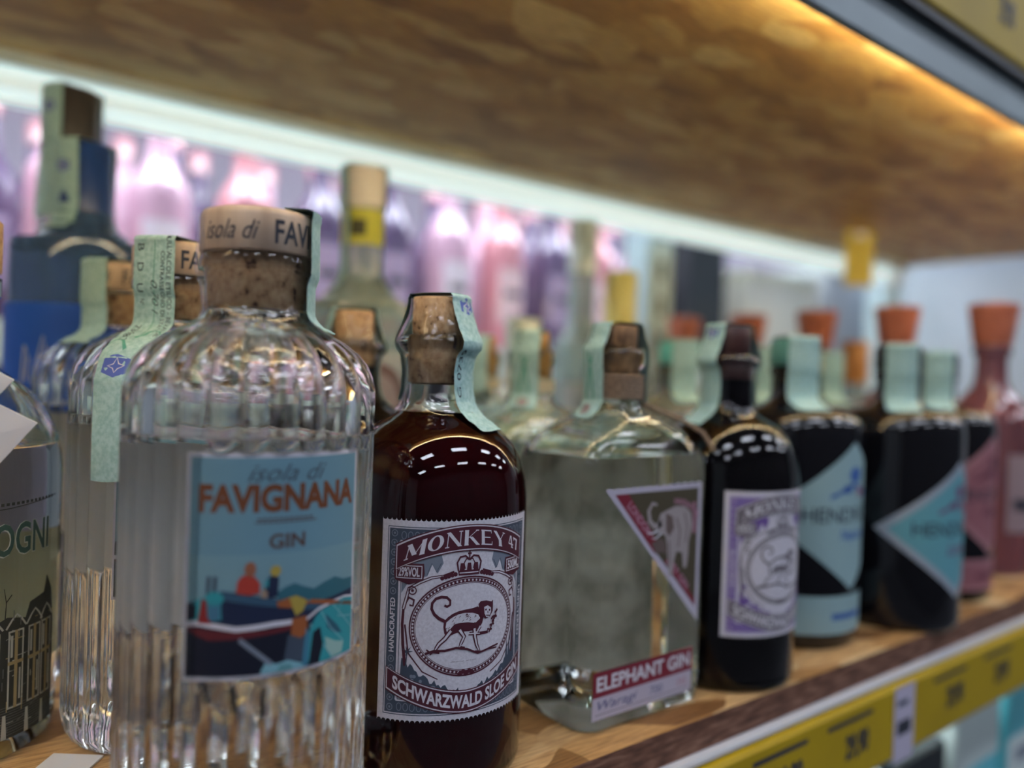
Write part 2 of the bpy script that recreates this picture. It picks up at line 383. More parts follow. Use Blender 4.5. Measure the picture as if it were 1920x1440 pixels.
# ================================================================== LABEL ARTWORK
import bisect
def interp(x, xs, ys):
    if x <= xs[0]: return ys[0]
    if x >= xs[-1]: return ys[-1]
    i = bisect.bisect(xs, x); t = (x - xs[i - 1]) / (xs[i] - xs[i - 1]); return ys[i - 1] + (ys[i] - ys[i - 1]) * t
def MK(cx, cy):
    a = math.degrees(math.asin(max(-1, min(1, (700 + cx / 3.35 - 812) / 176))))
    yt = interp(cx, (68, 350, 600, 900, 960), (85, 108, 98, 60, 40)); yb = interp(cx, (68, 400, 600, 750, 915), (1360, 1385, 1370, 1310, 1220))
    return (a - 23.5) * .7156, (yb - cy) / (yb - yt) * 79
def mk(pts): return [MK(*p) for p in pts]
def slab(pr, ch, x, w, h, y, m_, warp, layer):
    """serif capitals drawn as thick and thin strokes with slab feet"""
    T = .20 * w + .35; t = .42; se = .42
    def q(pts): pr.poly([warp(x + a, y + b) for a, b in pts], m_, layer)
    def bar(x0, y0, x1, y1, th):
        dx, dy = x1 - x0, y1 - y0
        q([(x0 - th / 2, y0), (x0 + th / 2, y0), (x1 + th / 2, y1), (x1 - th / 2, y1)])
    def foot(cx, cy, hw): q([(cx - hw, cy), (cx + hw, cy), (cx + hw, cy + se), (cx - hw, cy + se)])
    if ch == 'M':
        bar(.8, 0, .8, h, t); bar(w - .9, 0, w - .9, h, T); bar(.9, h, w / 2, h * .15, T); bar(w - .9, h, w / 2, h * .15, t)
        foot(.8, 0, .9); foot(w - .9, 0, 1.1); foot(.7, h - se, .8); foot(w - .8, h - se, .9)
    elif ch == 'N':
        bar(.7, 0, .7, h, t); bar(w - .7, 0, w - .7, h, t); bar(.7, h, w - .8, 0, T); foot(.7, 0, .9); foot(w - .7, h - se, .9); foot(.6, h - se, .7)
    elif ch == 'K':
        bar(1, 0, 1, h, T); bar(1.2, h * .42, w - .8, h, t); bar(w * .42, h * .55, w - .6, 0, T); foot(1, 0, 1.0); foot(1, h - se, 1.0); foot(w - .8, 0, .9); foot(w - .9, h - se, .8)
    elif ch == 'E':
        bar(1, 0, 1, h, T); q([(1, 0), (w - .3, 0), (w - .3, .5), (1, .5)]); q([(1, h), (w - .5, h), (w - .5, h - .5), (1, h - .5)]); q([(1, h * .5 - .2), (w - 1.2, h * .5 - .2), (w - 1.2, h * .5 + .25), (1, h * .5 + .25)])
        q([(w - .7, 0), (w - .3, 0), (w - .2, 1.5), (w - .5, 1.5)]); q([(w - .8, h), (w - .5, h), (w - .4, h - 1.3), (w - .7, h - 1.3)]); foot(1, 0, 1); foot(1, h - se, 1)
    elif ch == 'Y':
        bar(w / 2, 0, w / 2, h * .45, T); bar(w / 2, h * .42, .7, h, T); bar(w / 2, h * .42, w - .6, h, t); foot(w / 2, 0, 1.1); foot(.8, h - se, .9); foot(w - .7, h - se, .8)
    elif ch == 'O':
        n = 24; o = [(w / 2 + w / 2 * math.cos(2 * PI * k / n), h / 2 + h / 2 * math.sin(2 * PI * k / n)) for k in range(n)]
        i = [(w / 2 + (w / 2 - T) * math.cos(2 * PI * k / n), h / 2 + (h / 2 - t) * math.sin(2 * PI * k / n)) for k in range(n)]
        A = [warp(x + a, y + b) for a, b in o + i]; pr.tris(A, [(k, (k + 1) % n, n + (k + 1) % n, n + k) for k in range(n)], m_, layer)
    elif ch == '4':
        bar(w * .68, 0, w * .68, h, T * .8); bar(w * .6, h, .2, h * .33, t * 1.2); q([(0, h * .24), (w, h * .24), (w, h * .36), (0, h * .36)]); foot(w * .68, 0, .8)
    elif ch == '7':
        q([(0, h - .8), (w, h - .8), (w, h), (0, h)]); bar(w * .35, 0, w * .85, h - .5, T * .85); q([(0, h - 1.6), (.4, h - 1.6), (.5, h), (0, h)])
def stamp_label(parent, main, dark, ban, bottom, az, vol, ml, border=None):
    pr = Print(); w, h = 40.5, 79; border = border or dark; LTR = SLATE2 if dark is SLATE else P('light_lilac', (.30, .24, .45))
    # perforated outline
    out = []; n = 36; d = 2 * w / n
    for k in range(n):
        x = -w + k * d
        for j in range(5): a = PI * j / 5; out.append((x + d / 2 - d * .5 * math.cos(a), 0 + .95 * math.sin(a) * (1 if .2 < 1 else 0)))
    bot = out[:]; top = [(x, h - y) for x, y in out][::-1]
    pr.poly([(-w, 0)] + bot + [(w, 0), (w, h)] + top + [(-w, h)], PAPER, 0)
    # engraved border
    for x0, x1 in ((-36.8, -32), (32, 36.8)): pr.rect(x0, 3.6, x1, 75, border, 1)
    pr.rect(-32, 3.6, 32, 8.5, border, 1); pr.rect(-32, 70, 32, 75, border, 1)
    pr.frame(-37.6, 2.8, 37.6, 75.8, .35, border, 1)
    for s_ in (-1, 1):
        for k in range(19):
            y = 5.6 + k * 3.75
            if 26 < y < 49: continue
            pr.ring(s_ * 34.4, y, 1.35, 1.25, .35, LTR, 2, 12); pr.ell(s_ * 34.4, y, .5, .5, SLATE2 if dark is SLATE else OFFW, 2, 8)
    for k in range(21):
        x = -30 + k * 3
        pr.ring(x, 6, 1.1, 1.5, .3, LTR, 2, 12); pr.ring(x, 72.4, 1.1, 1.5, .3, LTR, 2, 12)
    pr.frame(-31.6, 8.2, 31.6, 70.5, .35, OFFW, 2); pr.frame(-31, 8.8, 31, 70, .3, border, 2)
    pr.text('HANDCRAFTED', -35.6, 27, -33.2, 48, OFFW, 3, .02, rot=90); pr.text('UNFILTERED', 33.2, 27, 35.6, 48, OFFW, 3, .02, rot=-90)
    # corner drapery and landscape
    for s_ in (-1, 1):
        pr.poly([(s_ * 30.5, 69), (s_ * 14, 69), (s_ * 12, 62), (s_ * 14.5, 58), (s_ * 17, 61.5), (s_ * 19, 57), (s_ * 27, 55), (s_ * 30.5, 50)], SLATE2 if dark is SLATE else dark, 1)
        pr.stroke([(s_ * 13, 62), (s_ * 15, 58.6), (s_ * 17.2, 62), (s_ * 19, 57.6)], .3, dark, 2)
        rr = random.Random(5 if s_ < 0 else 9)
        hill = [(s_ * 30.5, 11)] + [(s_ * (30.5 - k), max(12.5 + 13 * (1 - k / 27) ** 1.6 + rr.uniform(-1.2, 1.2), 11.5 + rr.uniform(0, 1.5))) for k in range(1, 28)] + [(s_ * 3, 11)]
        pr.poly(hill, dark, 1)
        for k in range(26):
            x = s_ * rr.uniform(6, 30); y = 11 + rr.uniform(0, 1) * 12 * (abs(x) / 30) ** 2
            pr.ell(x, y, rr.uniform(.5, 1.2), rr.uniform(.3, .8), SLATE2 if dark is SLATE else PAPER, 2, 8)
        if s_ > 0:
            for x in (24, 26, 28, 29.6): pr.poly([(x - 1.1, 19), (x + 1.1, 19), (x, 29 + (x - 24) * 1.2)], dark, 2)
        else:
            pr.stroke([(-27.6, 20), (-27, 27)], .5, dark, 2)
            for a in range(7): pr.stroke([(-27, 27.4), (-27 + 2.6 * math.cos(a * .9), 27.8 + 2 * math.sin(a * .9))], .9, dark, 2, .1)
    # scroll work round the medallion
    for s_ in (-1, 1):
        pr.stroke([(s_ * a, b) for a, b in ((27.8, 22), (29, 30), (29.6, 38), (29.2, 45), (27, 48.6), (24.6, 47.6), (25, 45.4), (26.6, 45.6))], 1.5, main, 2, .8)
        pr.stroke([(s_ * a, b) for a, b in ((29.3, 44), (27, 52), (22, 54.6), (17, 56.4), (12, 57), (7, 58.6))], 1.7, main, 2, .9)
        pr.stroke([(s_ * a, b) for a, b in ((29.3, 44), (27, 52), (22, 54.6), (17, 56.4), (12, 57))], .7, OFFW, 3, .4)
        pr.ring(s_ * 25.4, 51.3, 1.7, 1.5, .5, main, 3, 16); pr.ell(s_ * 25.4, 51.3, .7, .6, main, 3, 10)
        pr.stroke([(s_ * a, b) for a, b in ((28.4, 38), (26.5, 27), (20, 20), (13, 17))], .8, main, 2, .4)
        for k in range(5): pr.ell(s_ * (6.4 + k * 1.5), 57.6 - k * .35, 1.0, .9, main, 3, 8)
    pr.ell(0, 37, 26.6, 19.6, main, 3, 56); pr.ell(0, 37, 25.9, 18.9, PAPER, 4, 56); pr.ring(0, 37, 24.9, 18.0, 1.5, main, 5, 72)
    for k in range(84):
        a = 2 * PI * k / 84; pr.ell(24.9 * math.cos(a), 37 + 18 * math.sin(a), .48, .48, PAPER, 6, 6)
    pr.ring(0, 37, 23.8, 16.9, .25, main, 5, 60)
    for k in range(-2, 3): pr.ell(k * 1.5, 18.6 + (k % 2) * .7, 1.2, .9, main, 7, 8)
    # crown
    pr.poly([(-5, 57), (5, 57), (5.4, 59), (-5.4, 59)], main, 4)
    for k in (-1, 0, 1): pr.poly([(k * 3.4 - 1.2, 59), (k * 3.4 + 1.2, 59), (k * 3.4 + .8, 61.8), (k * 3.4 - .8, 61.8)], main, 4)
    for s_ in (-1, 1):
        pr.stroke([(s_ * a, b) for a, b in ((5.2, 59), (5.8, 62), (4.4, 64.2), (2, 64.6), (0, 63))], .8, main, 5)
        pr.stroke([(s_ * a, b) for a, b in ((2, 59.5), (2.6, 61.8), (1.6, 63.4), (0, 63.4))], .5, main, 5)
    pr.rect(-.3, 63.5, .3, 66.8, main, 5); pr.rect(-.9, 65.2, .9, 65.8, main, 5); pr.stroke([(-4.6, 58), (4.6, 58)], .4, OFFW, 5)
    # long-tailed monkey walking on a branch
    b = 7
    pr.stroke(mk([(463, 742), (425, 725), (395, 700), (377, 665), (380, 630), (402, 603), (437, 590), (472, 592), (494, 612), (494, 638), (475, 650), (458, 642)]), 1.35, main, b, 1.0)
    pr.poly(mk([(458, 742), (480, 718), (510, 695), (550, 678), (600, 668), (640, 655), (672, 640), (700, 660), (712, 700), (705, 740), (690, 768), (660, 790), (620, 802), (580, 808), (540, 815), (505, 830), (475, 850), (462, 815), (455, 780)]), main, b)
    pr.poly(mk([(474, 748), (500, 725), (540, 700), (590, 690), (640, 684), (676, 690), (690, 712), (660, 745), (610, 748), (560, 752), (525, 760), (500, 790), (480, 815), (470, 780)]), PAPER, b + 1)
    rr = random.Random(3)
    for k in range(46):
        cx, cy = rr.uniform(478, 690), rr.uniform(690, 800)
        pr.stroke(mk([(cx, cy), (cx - 12, cy + 12)]), .32, main, b + 2, .1)
    limb = [((505, 800), (468, 850), (430, 885), (412, 915), (400, 935), (436, 938)), ((560, 795), (590, 840), (572, 880), (562, 905), (596, 912)), ((655, 780), (660, 830), (672, 880), (690, 915), (664, 925)),
            ((692, 760), (672, 800), (620, 818), (690, 806), (742, 792))]
    for i, L_ in enumerate(limb):
        pr.stroke(mk(L_), 2.3 if i < 3 else 1.7, main, b + 3, 1.1)
        pr.stroke(mk(L_[:-1]), 1.1 if i < 3 else .8, PAPER, b + 4, .4)
    pr.poly(mk([(675, 625), (690, 605), (725, 598), (758, 602), (768, 590), (769, 620), (768, 660), (752, 695), (725, 712), (700, 700), (682, 670)]), main, b + 5)
    pr.poly(mk([(712, 640), (735, 628), (756, 640), (758, 665), (745, 700), (728, 702), (716, 680)]), PAPER, b + 6)
    for cx in (724, 747): x, y = MK(cx, 655); pr.ell(x, y, .5, .45, main, b + 7, 8)
    pr.stroke(mk([(736, 662), (738, 678)]), .4, main, b + 7); pr.stroke(mk([(726, 690), (748, 689)]), .4, main, b + 7)
    pr.stroke(mk([(748, 795), (764, 750), (786, 690), (796, 640)]), .7, main, b + 5, .3)
    for k in range(20):
        t = rr.uniform(0, 1); x, y = MK(752 + 44 * t + rr.uniform(-13, 10), 778 - 130 * t); pr.ell(x, y, .62, .5, main, b + 6, 6)
    pr.stroke(mk([(345, 945), (400, 928), (470, 925), (540, 908), (610, 915), (680, 930), (730, 905), (770, 880), (808, 858)]), 1.0, main, b + 6, .7)
    pr.stroke(mk([(352, 920), (372, 935)]), .7, main, b + 6); pr.stroke(mk([(375, 952), (395, 935)]), .6, main, b + 6); pr.stroke(mk([(740, 900), (800, 880)]), .5, main, b + 6)
    pr.text('Rara avis', *MK(505, 1000), *MK(675, 965), main, b + 2, 0, shear=.5)
    # boxes with strength and volume
    for s_, tx in ((-1, vol), (1, ml)):
        c = s_ * 27.2; oct_ = lambda k: [(c - 6.6 * k, 61.8 - .6 * (1 - k)), (c - 7 * k, 58), (c - 6.4 * k, 55.2), (c, 53.6 + (1 - k)), (c + 6.4 * k, 55.2), (c + 7 * k, 58), (c + 6.6 * k, 61.8 - .6 * (1 - k))]
        pr.poly(oct_(1), main, 8); pr.frame(c - 5.9, 55.9, c + 5.9, 61, .35, PAPER, 9); pr.text(tx, c - 4.8, 56.6, c + 4.8, 60.3, PAPER, 9, .03)
    # arched title banner
    f1 = lambda u: -7.4 * (u / 32) ** 2
    us = [-33 + 66 * k / 24 for k in range(25)]
    for e, m_, l in ((.7, main, 10), (.25, PAPER, 11), (-.2, ban, 12)):
        pr.poly([(u * (1 + e / 33), 67.2 - e + f1(u)) for u in us] + [(u * (1 + e / 33), 76.2 + e + f1(u)) for u in us[::-1]], m_, l)
    wp = lambda x, y: (x - (y - 71) * x * .010, y + f1(x)); x = -29.0
    for ch, w_ in (('M', 8.6), ('O', 7.0), ('N', 7.2), ('K', 7.2), ('E', 6.2), ('Y', 7.2)): slab(pr, ch, x, w_, 6.0, 68.7, OFFW, wp, 13); x += w_ + 1.1
    x += 1.4
    for ch in '47': slab(pr, ch, x, 3.7, 5.2, 69.4, OFFW, wp, 13); x += 4.5
    # hanging bottom banner
    f2 = lambda u: 9.0 * (abs(u) / 35) ** 1.7
    us = [-36 + 72 * k / 26 for k in range(27)]
    for e, m_, l in ((.7, main, 10), (.25, PAPER, 11), (-.2, ban, 12)):
        pr.poly([(u * (1 + e / 36), 3.6 - e + f2(u)) for u in us] + [(u * (1 + e / 36), 11.4 + e + f2(u)) for u in us[::-1]], m_, l)
    pr.text(bottom, -33.2, 4.9, 33.2, 10.2, OFFW, 13, .035, warp=lambda x, y: (x, y + f2(x)))
    return pr.build('front_label', cyl_map(41, az, 30, .865), parent, du=2.9)

# ================================================================== BOTTLES
# ---- tall ribbed gin bottle
RB = 43.6; NR = 28
RP = [(0, 4), (27, 3.2), (34, .4), (37, 0), (40.4, 1.5), (42.8, 6), (43.6, 13), (43.6, 40), (43.6, 63), (43.6, 66), (43.6, 69), (43.6, 90), (43.6, 120), (43.6, 136), (43.6, 139), (43.6, 146), (43.6, 153), (43.4, 158), (42.3, 163), (40.2, 167.4), (37, 171.2), (32.6, 174.6), (27.6, 177.4), (23, 179.6), (19.8, 181.8), (18.2, 185), (17.9, 190), (18, 196), (18.4, 198.4), (20, 199.6), (20.3, 202.4), (19.6, 204.4), (16, 204.8), (0, 204.8)]
def rib(r, z, a):
    if r < 25 or z < 1 or z > 181: return r
    k = min(1, z / 10) * min(1, (181 - z) / 13)
    g = abs(math.sin(NR * a / 2)) ** .75; d = 1.5
    aa = (a + PI) % (2 * PI) - PI
    px = max(0, min(1, (45 - abs(math.degrees(aa) - 4)) / 2)); pz = max(0, min(1, (z - 65) / 2)) * max(0, min(1, (140 - z) / 2))
    px2 = max(0, min(1, (abs(math.degrees(aa)) - 138) / 2))
    g = g * (1 - max(px, px2) * pz)
    return r - d * (1 - g) * k - .0
CAVR = [(0, 142.4), (28, 142.2), (38, 142), (39.9, 142.6), (39.9, 152), (39.4, 157), (37.6, 162), (34.6, 166), (30.4, 169.6), (25.4, 172.6), (20, 175.6), (16.6, 179), (15.4, 183), (15.4, 185), (0, 185)]
OUTR = [(43.6, 144), (43.4, 158), (40.2, 167.4), (37, 171.2), (32.6, 174.6), (27.6, 177.4), (23, 179.8), (20.4, 182.5), (19.4, 185), (19.2, 195), (20.6, 199), (20.6, 203), (20.3, 213), (20.3, 218)]
def fav_label(parent):
    pr = Print(); w, h = 36, 69
    SKY = P('sky', (.15, .29, .36)); SKY2 = P('sky_low', (.18, .32, .37)); NAVY = P('navy', (.012, .020, .055)); TEAL = P('teal', (.03, .30, .34)); RED = P('red', (.42, .045, .03)); COPPER = P('copper', (.17, .055, .018)); DK = P('deep', (.006, .008, .02)); YEL = P('ochre', (.42, .31, .06)); MNT = P('hills', (.03, .13, .17)); SKIN = P('skin', (.30, .11, .06)); GUN = P('brown_ink', (.10, .06, .05)); ORNG = P('rust', (.34, .10, .03)); LTB = P('light_blue', (.22, .45, .52))
    pr.rect(-w, 0, w, h, OFFW, 0); pr.rect(-w + 1.3, 1.3, w - 1.3, h - 1.3, SKY, 1); pr.rect(-w + 1.3, 1.3, w - 1.3, 38, SKY2, 2)
    pr.text('isola di', -14, 60.4, 17, 65.6, P('ash_ink', (.06, .08, .10)), 3, 0, shear=.45)
    pr.text('FAVIGNANA', -31.5, 50.8, 33, 59.6, COPPER, 3, .045); pr.rect(-11, 47.5, 13, 47.9, GUN, 3); [pr.rect(-10 + k * 2, 48.3, -8.8 + k * 2, 49.1, GUN, 3) for k in range(11)]
    pr.text('GIN', -5.6, 39.5, 8.4, 44.2, GUN, 3, .03)
    def fm(cx, cy):
        a = math.degrees(math.asin(max(-1, min(1, (330 + cx / 3 - 448) / 239))))
        yt = interp(cx, (40, 1010), (85, 60)); yb = interp(cx, (40, 400, 700, 1010), (1365, 1345, 1300, 1225))
        return (a - 18.6) * .8116, (yb - cy) / (yb - yt) * h
    Q = lambda L_: [(max(-w + 1.3, min(w - 1.3, x)), max(1.3, y)) for x, y in (fm(*p) for p in L_)]
    pr.poly(Q([(540, 860), (600, 820), (650, 800), (700, 820), (760, 835), (820, 800), (880, 775), (930, 795), (1005, 790), (1005, 870), (850, 900), (560, 890)]), MNT, 3)
    pr.poly(Q([(50, 930), (250, 850), (350, 860), (560, 890), (800, 905), (1005, 850), (1005, 1000), (50, 1060)]), NAVY, 4)
    pr.poly(Q([(60, 960), (120, 900), (240, 860), (250, 1010), (120, 1040), (60, 1040)]), TEAL, 5)
    pr.poly(Q([(50, 940), (110, 930), (110, 1010), (50, 1030)]), DK, 6)
    pr.poly(Q([(240, 850), (560, 890), (820, 910), (840, 960), (500, 930), (250, 900)]), P('slate_blue', (.035, .09, .15)), 6)
    pr.poly(Q([(50, 1050), (250, 1060), (450, 1050), (700, 1010), (740, 1020), (760, 1300), (480, 1345), (50, 1365)]), DK, 7)
    pr.poly(Q([(60, 1060), (300, 1078), (520, 1060), (640, 1030), (640, 1060), (400, 1110), (180, 1130), (80, 1090)]), P('dark_red', (.12, .015, .02)), 8)
    pr.stroke(Q([(52, 1045), (130, 1035), (230, 1048), (330, 1062), (430, 1050), (540, 1028), (650, 1016), (720, 1008)]), 1.6, OFFW, 9)
    pr.stroke(Q([(720, 1008), (790, 950), (870, 915), (940, 897), (1003, 900)]), .9, OFFW, 9)
    pr.poly(Q([(325, 860), (330, 800), (352, 765), (385, 755), (425, 765), (455, 800), (455, 860), (390, 870)]), RED, 9)
    x, y = fm(400, 725); pr.ell(x, y, 2.1, 2.3, SKIN, 10); x, y = fm(540, 730); pr.ell(x, y, 2.0, 1.7, YEL, 10)
    pr.poly(Q([(480, 870), (490, 780), (520, 755), (560, 765), (555, 870), (520, 885)]), NAVY, 9); pr.poly(Q([(478, 800), (505, 770), (500, 830)]), TEAL, 10); pr.poly(Q([(462, 880), (470, 830), (500, 850), (495, 885)]), P('sand', (.35, .24, .17)), 10)
    for cx in (170, 205): pr.stroke(Q([(cx, 900), (cx + 5, 770)]), 1.3, SLATE, 8)
    x, y = fm(208, 895); pr.ell(x, y, 3.4, 2.2, TEAL, 9); pr.poly(Q([(175, 920), (240, 920), (240, 1010), (180, 1015)]), P('mid_blue', (.06, .18, .28)), 9); pr.poly(Q([(140, 900), (165, 900), (175, 1000), (200, 1035), (120, 1035)]), P('maroon_red', (.25, .02, .02)), 10)
    pr.poly(Q([(550, 905), (620, 880), (700, 885), (740, 910), (700, 935), (620, 940), (560, 935)]), ORNG, 10); pr.poly(Q([(620, 880), (660, 870), (720, 900), (700, 960), (660, 985), (640, 940)]), YEL, 11)
    pr.stroke(Q([(740, 905), (850, 915), (1003, 940)]), 1.3, ORNG, 10)
    pr.poly(Q([(640, 1000), (720, 985), (730, 1080), (690, 1110), (635, 1090)]), ORNG, 11); pr.poly(Q([(600, 1230), (620, 1090), (720, 1100), (700, 1240)]), SLATE, 10)
    pr.poly(Q([(800, 960), (930, 900), (1003, 905), (1003, 1210), (920, 1240), (840, 1260), (740, 1280), (730, 1100), (770, 1000)]), TEAL, 10)
    pr.poly(Q([(830, 980), (900, 1050), (930, 1100), (880, 1090), (840, 1060)]), P('deep_teal', (.02, .10, .15)), 11); pr.poly(Q([(740, 1270), (760, 1080), (800, 1050), (820, 1150), (800, 1262)]), DK, 11); pr.poly(Q([(720, 1050), (745, 1090), (735, 1265), (700, 1270)]), P('stream', (.05, .20, .30)), 11)
    pr.poly(Q([(830, 1110), (890, 1140), (940, 1150), (930, 1210), (870, 1230), (840, 1180)]), P('foam', (.30, .48, .44)), 12)
    for L_ in (((800, 960), (860, 1060), (940, 1150)), ((930, 900), (900, 1000), (1000, 1010)), ((870, 930), (1000, 1080)), ((820, 1150), (880, 1230))): pr.stroke(Q(L_), .35, LTB, 12)
    pr.stroke(Q([(350, 1120), (410, 1165), (480, 1215), (530, 1250)]), 1.6, SLATE2, 12)
    pr.poly(Q([(470, 1300), (500, 1240), (560, 1250), (620, 1230), (700, 1250), (720, 1290), (640, 1310), (480, 1330)]), LTB, 11); pr.poly(Q([(560, 1300), (580, 1255), (640, 1250), (650, 1300)]), P('foam2', (.12, .30, .32)), 12)
    return pr.build('front_label', cyl_map(RB - 1.35, -5, 67, .83, 1.033), parent, du=2.6)
def ribbed(label, x, y, kind, grp='ribbed gin bottles in a column at the left'):
    t = thing('ribbed_bottle', label, 'bottle', x, y, rz=0, group=grp)
    zs = []
    P0 = [p for p in RP]
    lathe('glass_body', P0, GLASS, t, NR * 10, rib, CAVR, 40)
    lathe('liquid_surface', [(0, 144.1), (40.9, 144.0), (41.1, 144.35), (0, 144.35)][::1], mat('meniscus', (.9, .95, .93), 0, trans=1, ior=1.33), t, 48) if False else None
    # stopper
    st = lathe('stopper', solid([(13.6, 205.2), (19.6, 205.3), (20.1, 206), (20.1, 217.7), (19.2, 219.8), (17, 220.6), (10, 221.1)]), WOODCAP, t, 56)
    lathe('cork_plug', solid([(14.6, 185.5), (15.4, 186.2), (15.4, 204.6)]), CORK, st, 40)
    pr = Print(); pr.text('isola di', -27, 208.7, -6.7, 215.2, INK, 1, 0, shear=.4); pr.text('FAVIGNANA', -1.5, 207.8, 43, 216.2, INK, 1, .02); pr.build('stopper_print', cyl_map(20.1, 0 if kind == 1 else -8, 0), st, du=1.5)
    fav_label(t)
    pr = Print(); pr.rect(-29, 0, 29, 69, P('label_back', (.86, .87, .84)), 0); pr.build('back_label', cyl_map(RB - 2.1, 180, 67), t, du=2.6)
    return t
BR1 = ribbed('ribbed clear gin bottle at the front, wooden stopper under film and a boat label', .0977, .2807, 1)
sleeve = [(20.9, 219), (21.0, 205), (21.3, 200), (20.6, 197), (19.3, 193), (18.9, 185), (20.2, 182.2), (23.2, 180)]
def film_part(parent, prof, name='plastic_film', seg=56, amp=.35):
    rr = random.Random(4); ph = [rr.uniform(0, 6) for _ in range(4)]
    return lathe(name, prof, FILM, parent, seg, lambda r, z, a: r + amp * (math.sin(5 * a + ph[0] + z * .2) + .6 * math.sin(9 * a + ph[1] - z * .3)) * .5 + .25)
film_part(BR1, sleeve)
def p_codes(pr, T, h):
    pr.text('B D U', -5, 84, -1, 112, INK, 1, 0, rot=-90) if T > 130 else None
strip(BR1, OUTR, 20.9, 220.6, 60, 20, 175, None, None, off=1.2)
BR2 = ribbed('ribbed clear gin bottle directly behind the front one, pale green tax strip down its shoulder', .0961, .3823, 2)
def p_f2(pr, T, h):
    # v runs from the strip's lower end (on the shoulder) up to the top
    pr.stroke([(1.2, 64), (1.0, 96), (1.4, 126)], .35, GREENINK, 1); pr.poly([(-.4, 126), (1.2, 114), (2.6, 126)], GREENINK, 1)
    for s_, y in ((-1, 62), (1, 70)): pr.stroke([(0, y - 6), (s_ * 4, y), (s_ * 7, y + 1), (s_ * 9.5, y - 3)], 1.6, GREENINK, 1, .4)
    badge(pr, -1, 48, 6.2)
    pr.text('B', -7.5, 110, -4.2, 113.4, INK, 1, 0, rot=-90); pr.text('D', -7.5, 101, -4.2, 104.8, INK, 1, 0, rot=-90); pr.text('U', -7.5, 92, -4.2, 95.6, INK, 1, 0, rot=-90)
    pr.text('N°', -6.5, 86, -4, 88.6, INK, 1, 0, rot=-90); pr.text('73982', -7, 62, -3.6, 76, INK, 1, 0, rot=-90)
    pr.text("SULL'ALCOLE ETILICO - BEVANDE", 6.6, 66, 8.6, 118, INK, 1, .005, rot=-90); pr.text('CONTRASSEGNO DI STATO', 3.9, 70, 5.7, 110, INK, 1, .005, rot=-90)
    pr.text('0,70 l', -.6, 82, 2.8, 97, INK, 2, -.01, rot=-90, shear=.4)
strip(BR2, [(43.6, 116), (43.6, 144)] + OUTR[1:], 20.9, 221.4, -46, 20, 116, 173, p_f2, off=.7)
BR3 = ribbed('ribbed clear gin bottle third in the left column, dimmer and blurred beside the blue label', .0922, .4851, 3)
strip(BR3, OUTR, 20.9, 221.4, 120, 20, 173, 173, None)

# ---- round-shouldered pharmacy bottle with stamp label
MP = [(0, 4), (30, 3), (36.5, .4), (38.5, 0), (40.2, 1.6), (41, 5), (41, 60), (41, 108), (40.8, 114), (40.0, 121), (38.0, 128.5), (34.2, 135.5), (28.5, 141.3), (22.5, 145), (17.5, 147.8), (15.0, 151.5), (13.9, 157), (13.4, 164), (13.6, 170), (14.6, 174.2), (16.6, 176.2), (17.4, 178), (17.0, 180), (15.2, 181.6), (11.6, 182), (0, 182)]
CAVM = [(0, 147.2), (13.5, 147), (15, 148.3), (12.6, 151), (11.4, 155), (11.2, 160.4), (0, 160.4)]
MOUT = [(34.2, 135.5), (28.5, 141.3), (22.5, 145), (18, 148.6), (15.6, 153), (14.6, 158), (14.2, 166), (15.2, 173), (17.9, 176.5), (18.2, 179), (16, 184), (13.6, 191), (12.4, 196)]
GLASSM = mat('bottle_glass', (.96, .98, .97), 0, trans=1, ior=1.45)
def liquid_mat(name, c, sub=0): return mat(name, c, .5, spec=0)
SLOE = liquid_mat('sloe_liquid', (.022, .002, .003)); DARKL = liquid_mat('dark_liquid', (.006, .005, .006))
PURLAB = P('lilac_ink', (.20, .13, .40))
def pharmacy(label, x, y, liq, lab, filmed=True, az=-11, strip_az=50, grp='round-shouldered bottles with perforated stamp labels', cork=CORK, badge_=True, neck=False):
    t = thing('pharmacy_bottle', label, 'bottle', x, y, group=grp)
    lathe('glass_body', MP, GLASSM, t, 96, None, None if neck else CAVM, 60)
    core = [(34, 4.5), (38, 5.5), (39, 9), (39, 108), (38.6, 115), (37.8, 121), (35.8, 127.5), (32, 133.8), (26.5, 139.2), (20.5, 142.8), (16.6, 145.2), (14.2, 146.4)]
    if neck: core += [(12.9, 150), (12.2, 156), (11.8, 168)]
    lathe('liquid', solid(core), liq, t, 96)
    ck = lathe('cork', solid([(8.0, 160.6), (8.8, 161.4), (9.0, 175), (9.6, 180), (11.2, 182.2), (11.6, 184), (11.9, 197), (11.2, 198)]), cork, t, 40)
    if lab == 'sloe': stamp_label(t, MAROON, SLATE, MAROON, 'SCHWARZWALD SLOE GIN', az, '29%VOL', '500ML')
    elif lab == 'dry': stamp_label(t, GREYINK, PURPLE, GREYINK, 'SCHWARZWALD DRY GIN', az, '47%VOL', '500ML', PURLAB)
    if filmed: film_part(t, [(12.5, 197), (13.4, 190), (16.6, 183), (18.3, 179.6), (18.2, 177), (15.6, 173.2), (14.5, 167), (14.5, 158), (15.6, 153), (18.4, 149)], amp=.25)
    def pf(pr, T, h):
        if badge_: badge(pr, 0, 59 + 2, 4.6)
        pr.text('G 0739', -h + 1.5, 20, -h + 3.6, 42, INK, 1, 0, rot=90)
        pr.text('739820', -3, T - 56, -.8, T - 34, INK, 1, 0, rot=90)
    strip(t, MOUT, 12.6, 198.6, strip_az, 17, 139, 150, pf, off=.9, stiff=.75)
    return t
sl = pharmacy('dark red sloe gin bottle with cork stopper and maroon monkey stamp label', .1805, .288, SLOE, 'sloe', strip_az=26)
pu = pharmacy('black pharmacy bottle with a lilac and grey stamp label, right of the square clear bottle', .3745, .280, DARKL, 'dry', az=-4, strip_az=-100, cork=mat('red_brown_stopper', (.05, .02, .018), .4), filmed=False, neck=True)
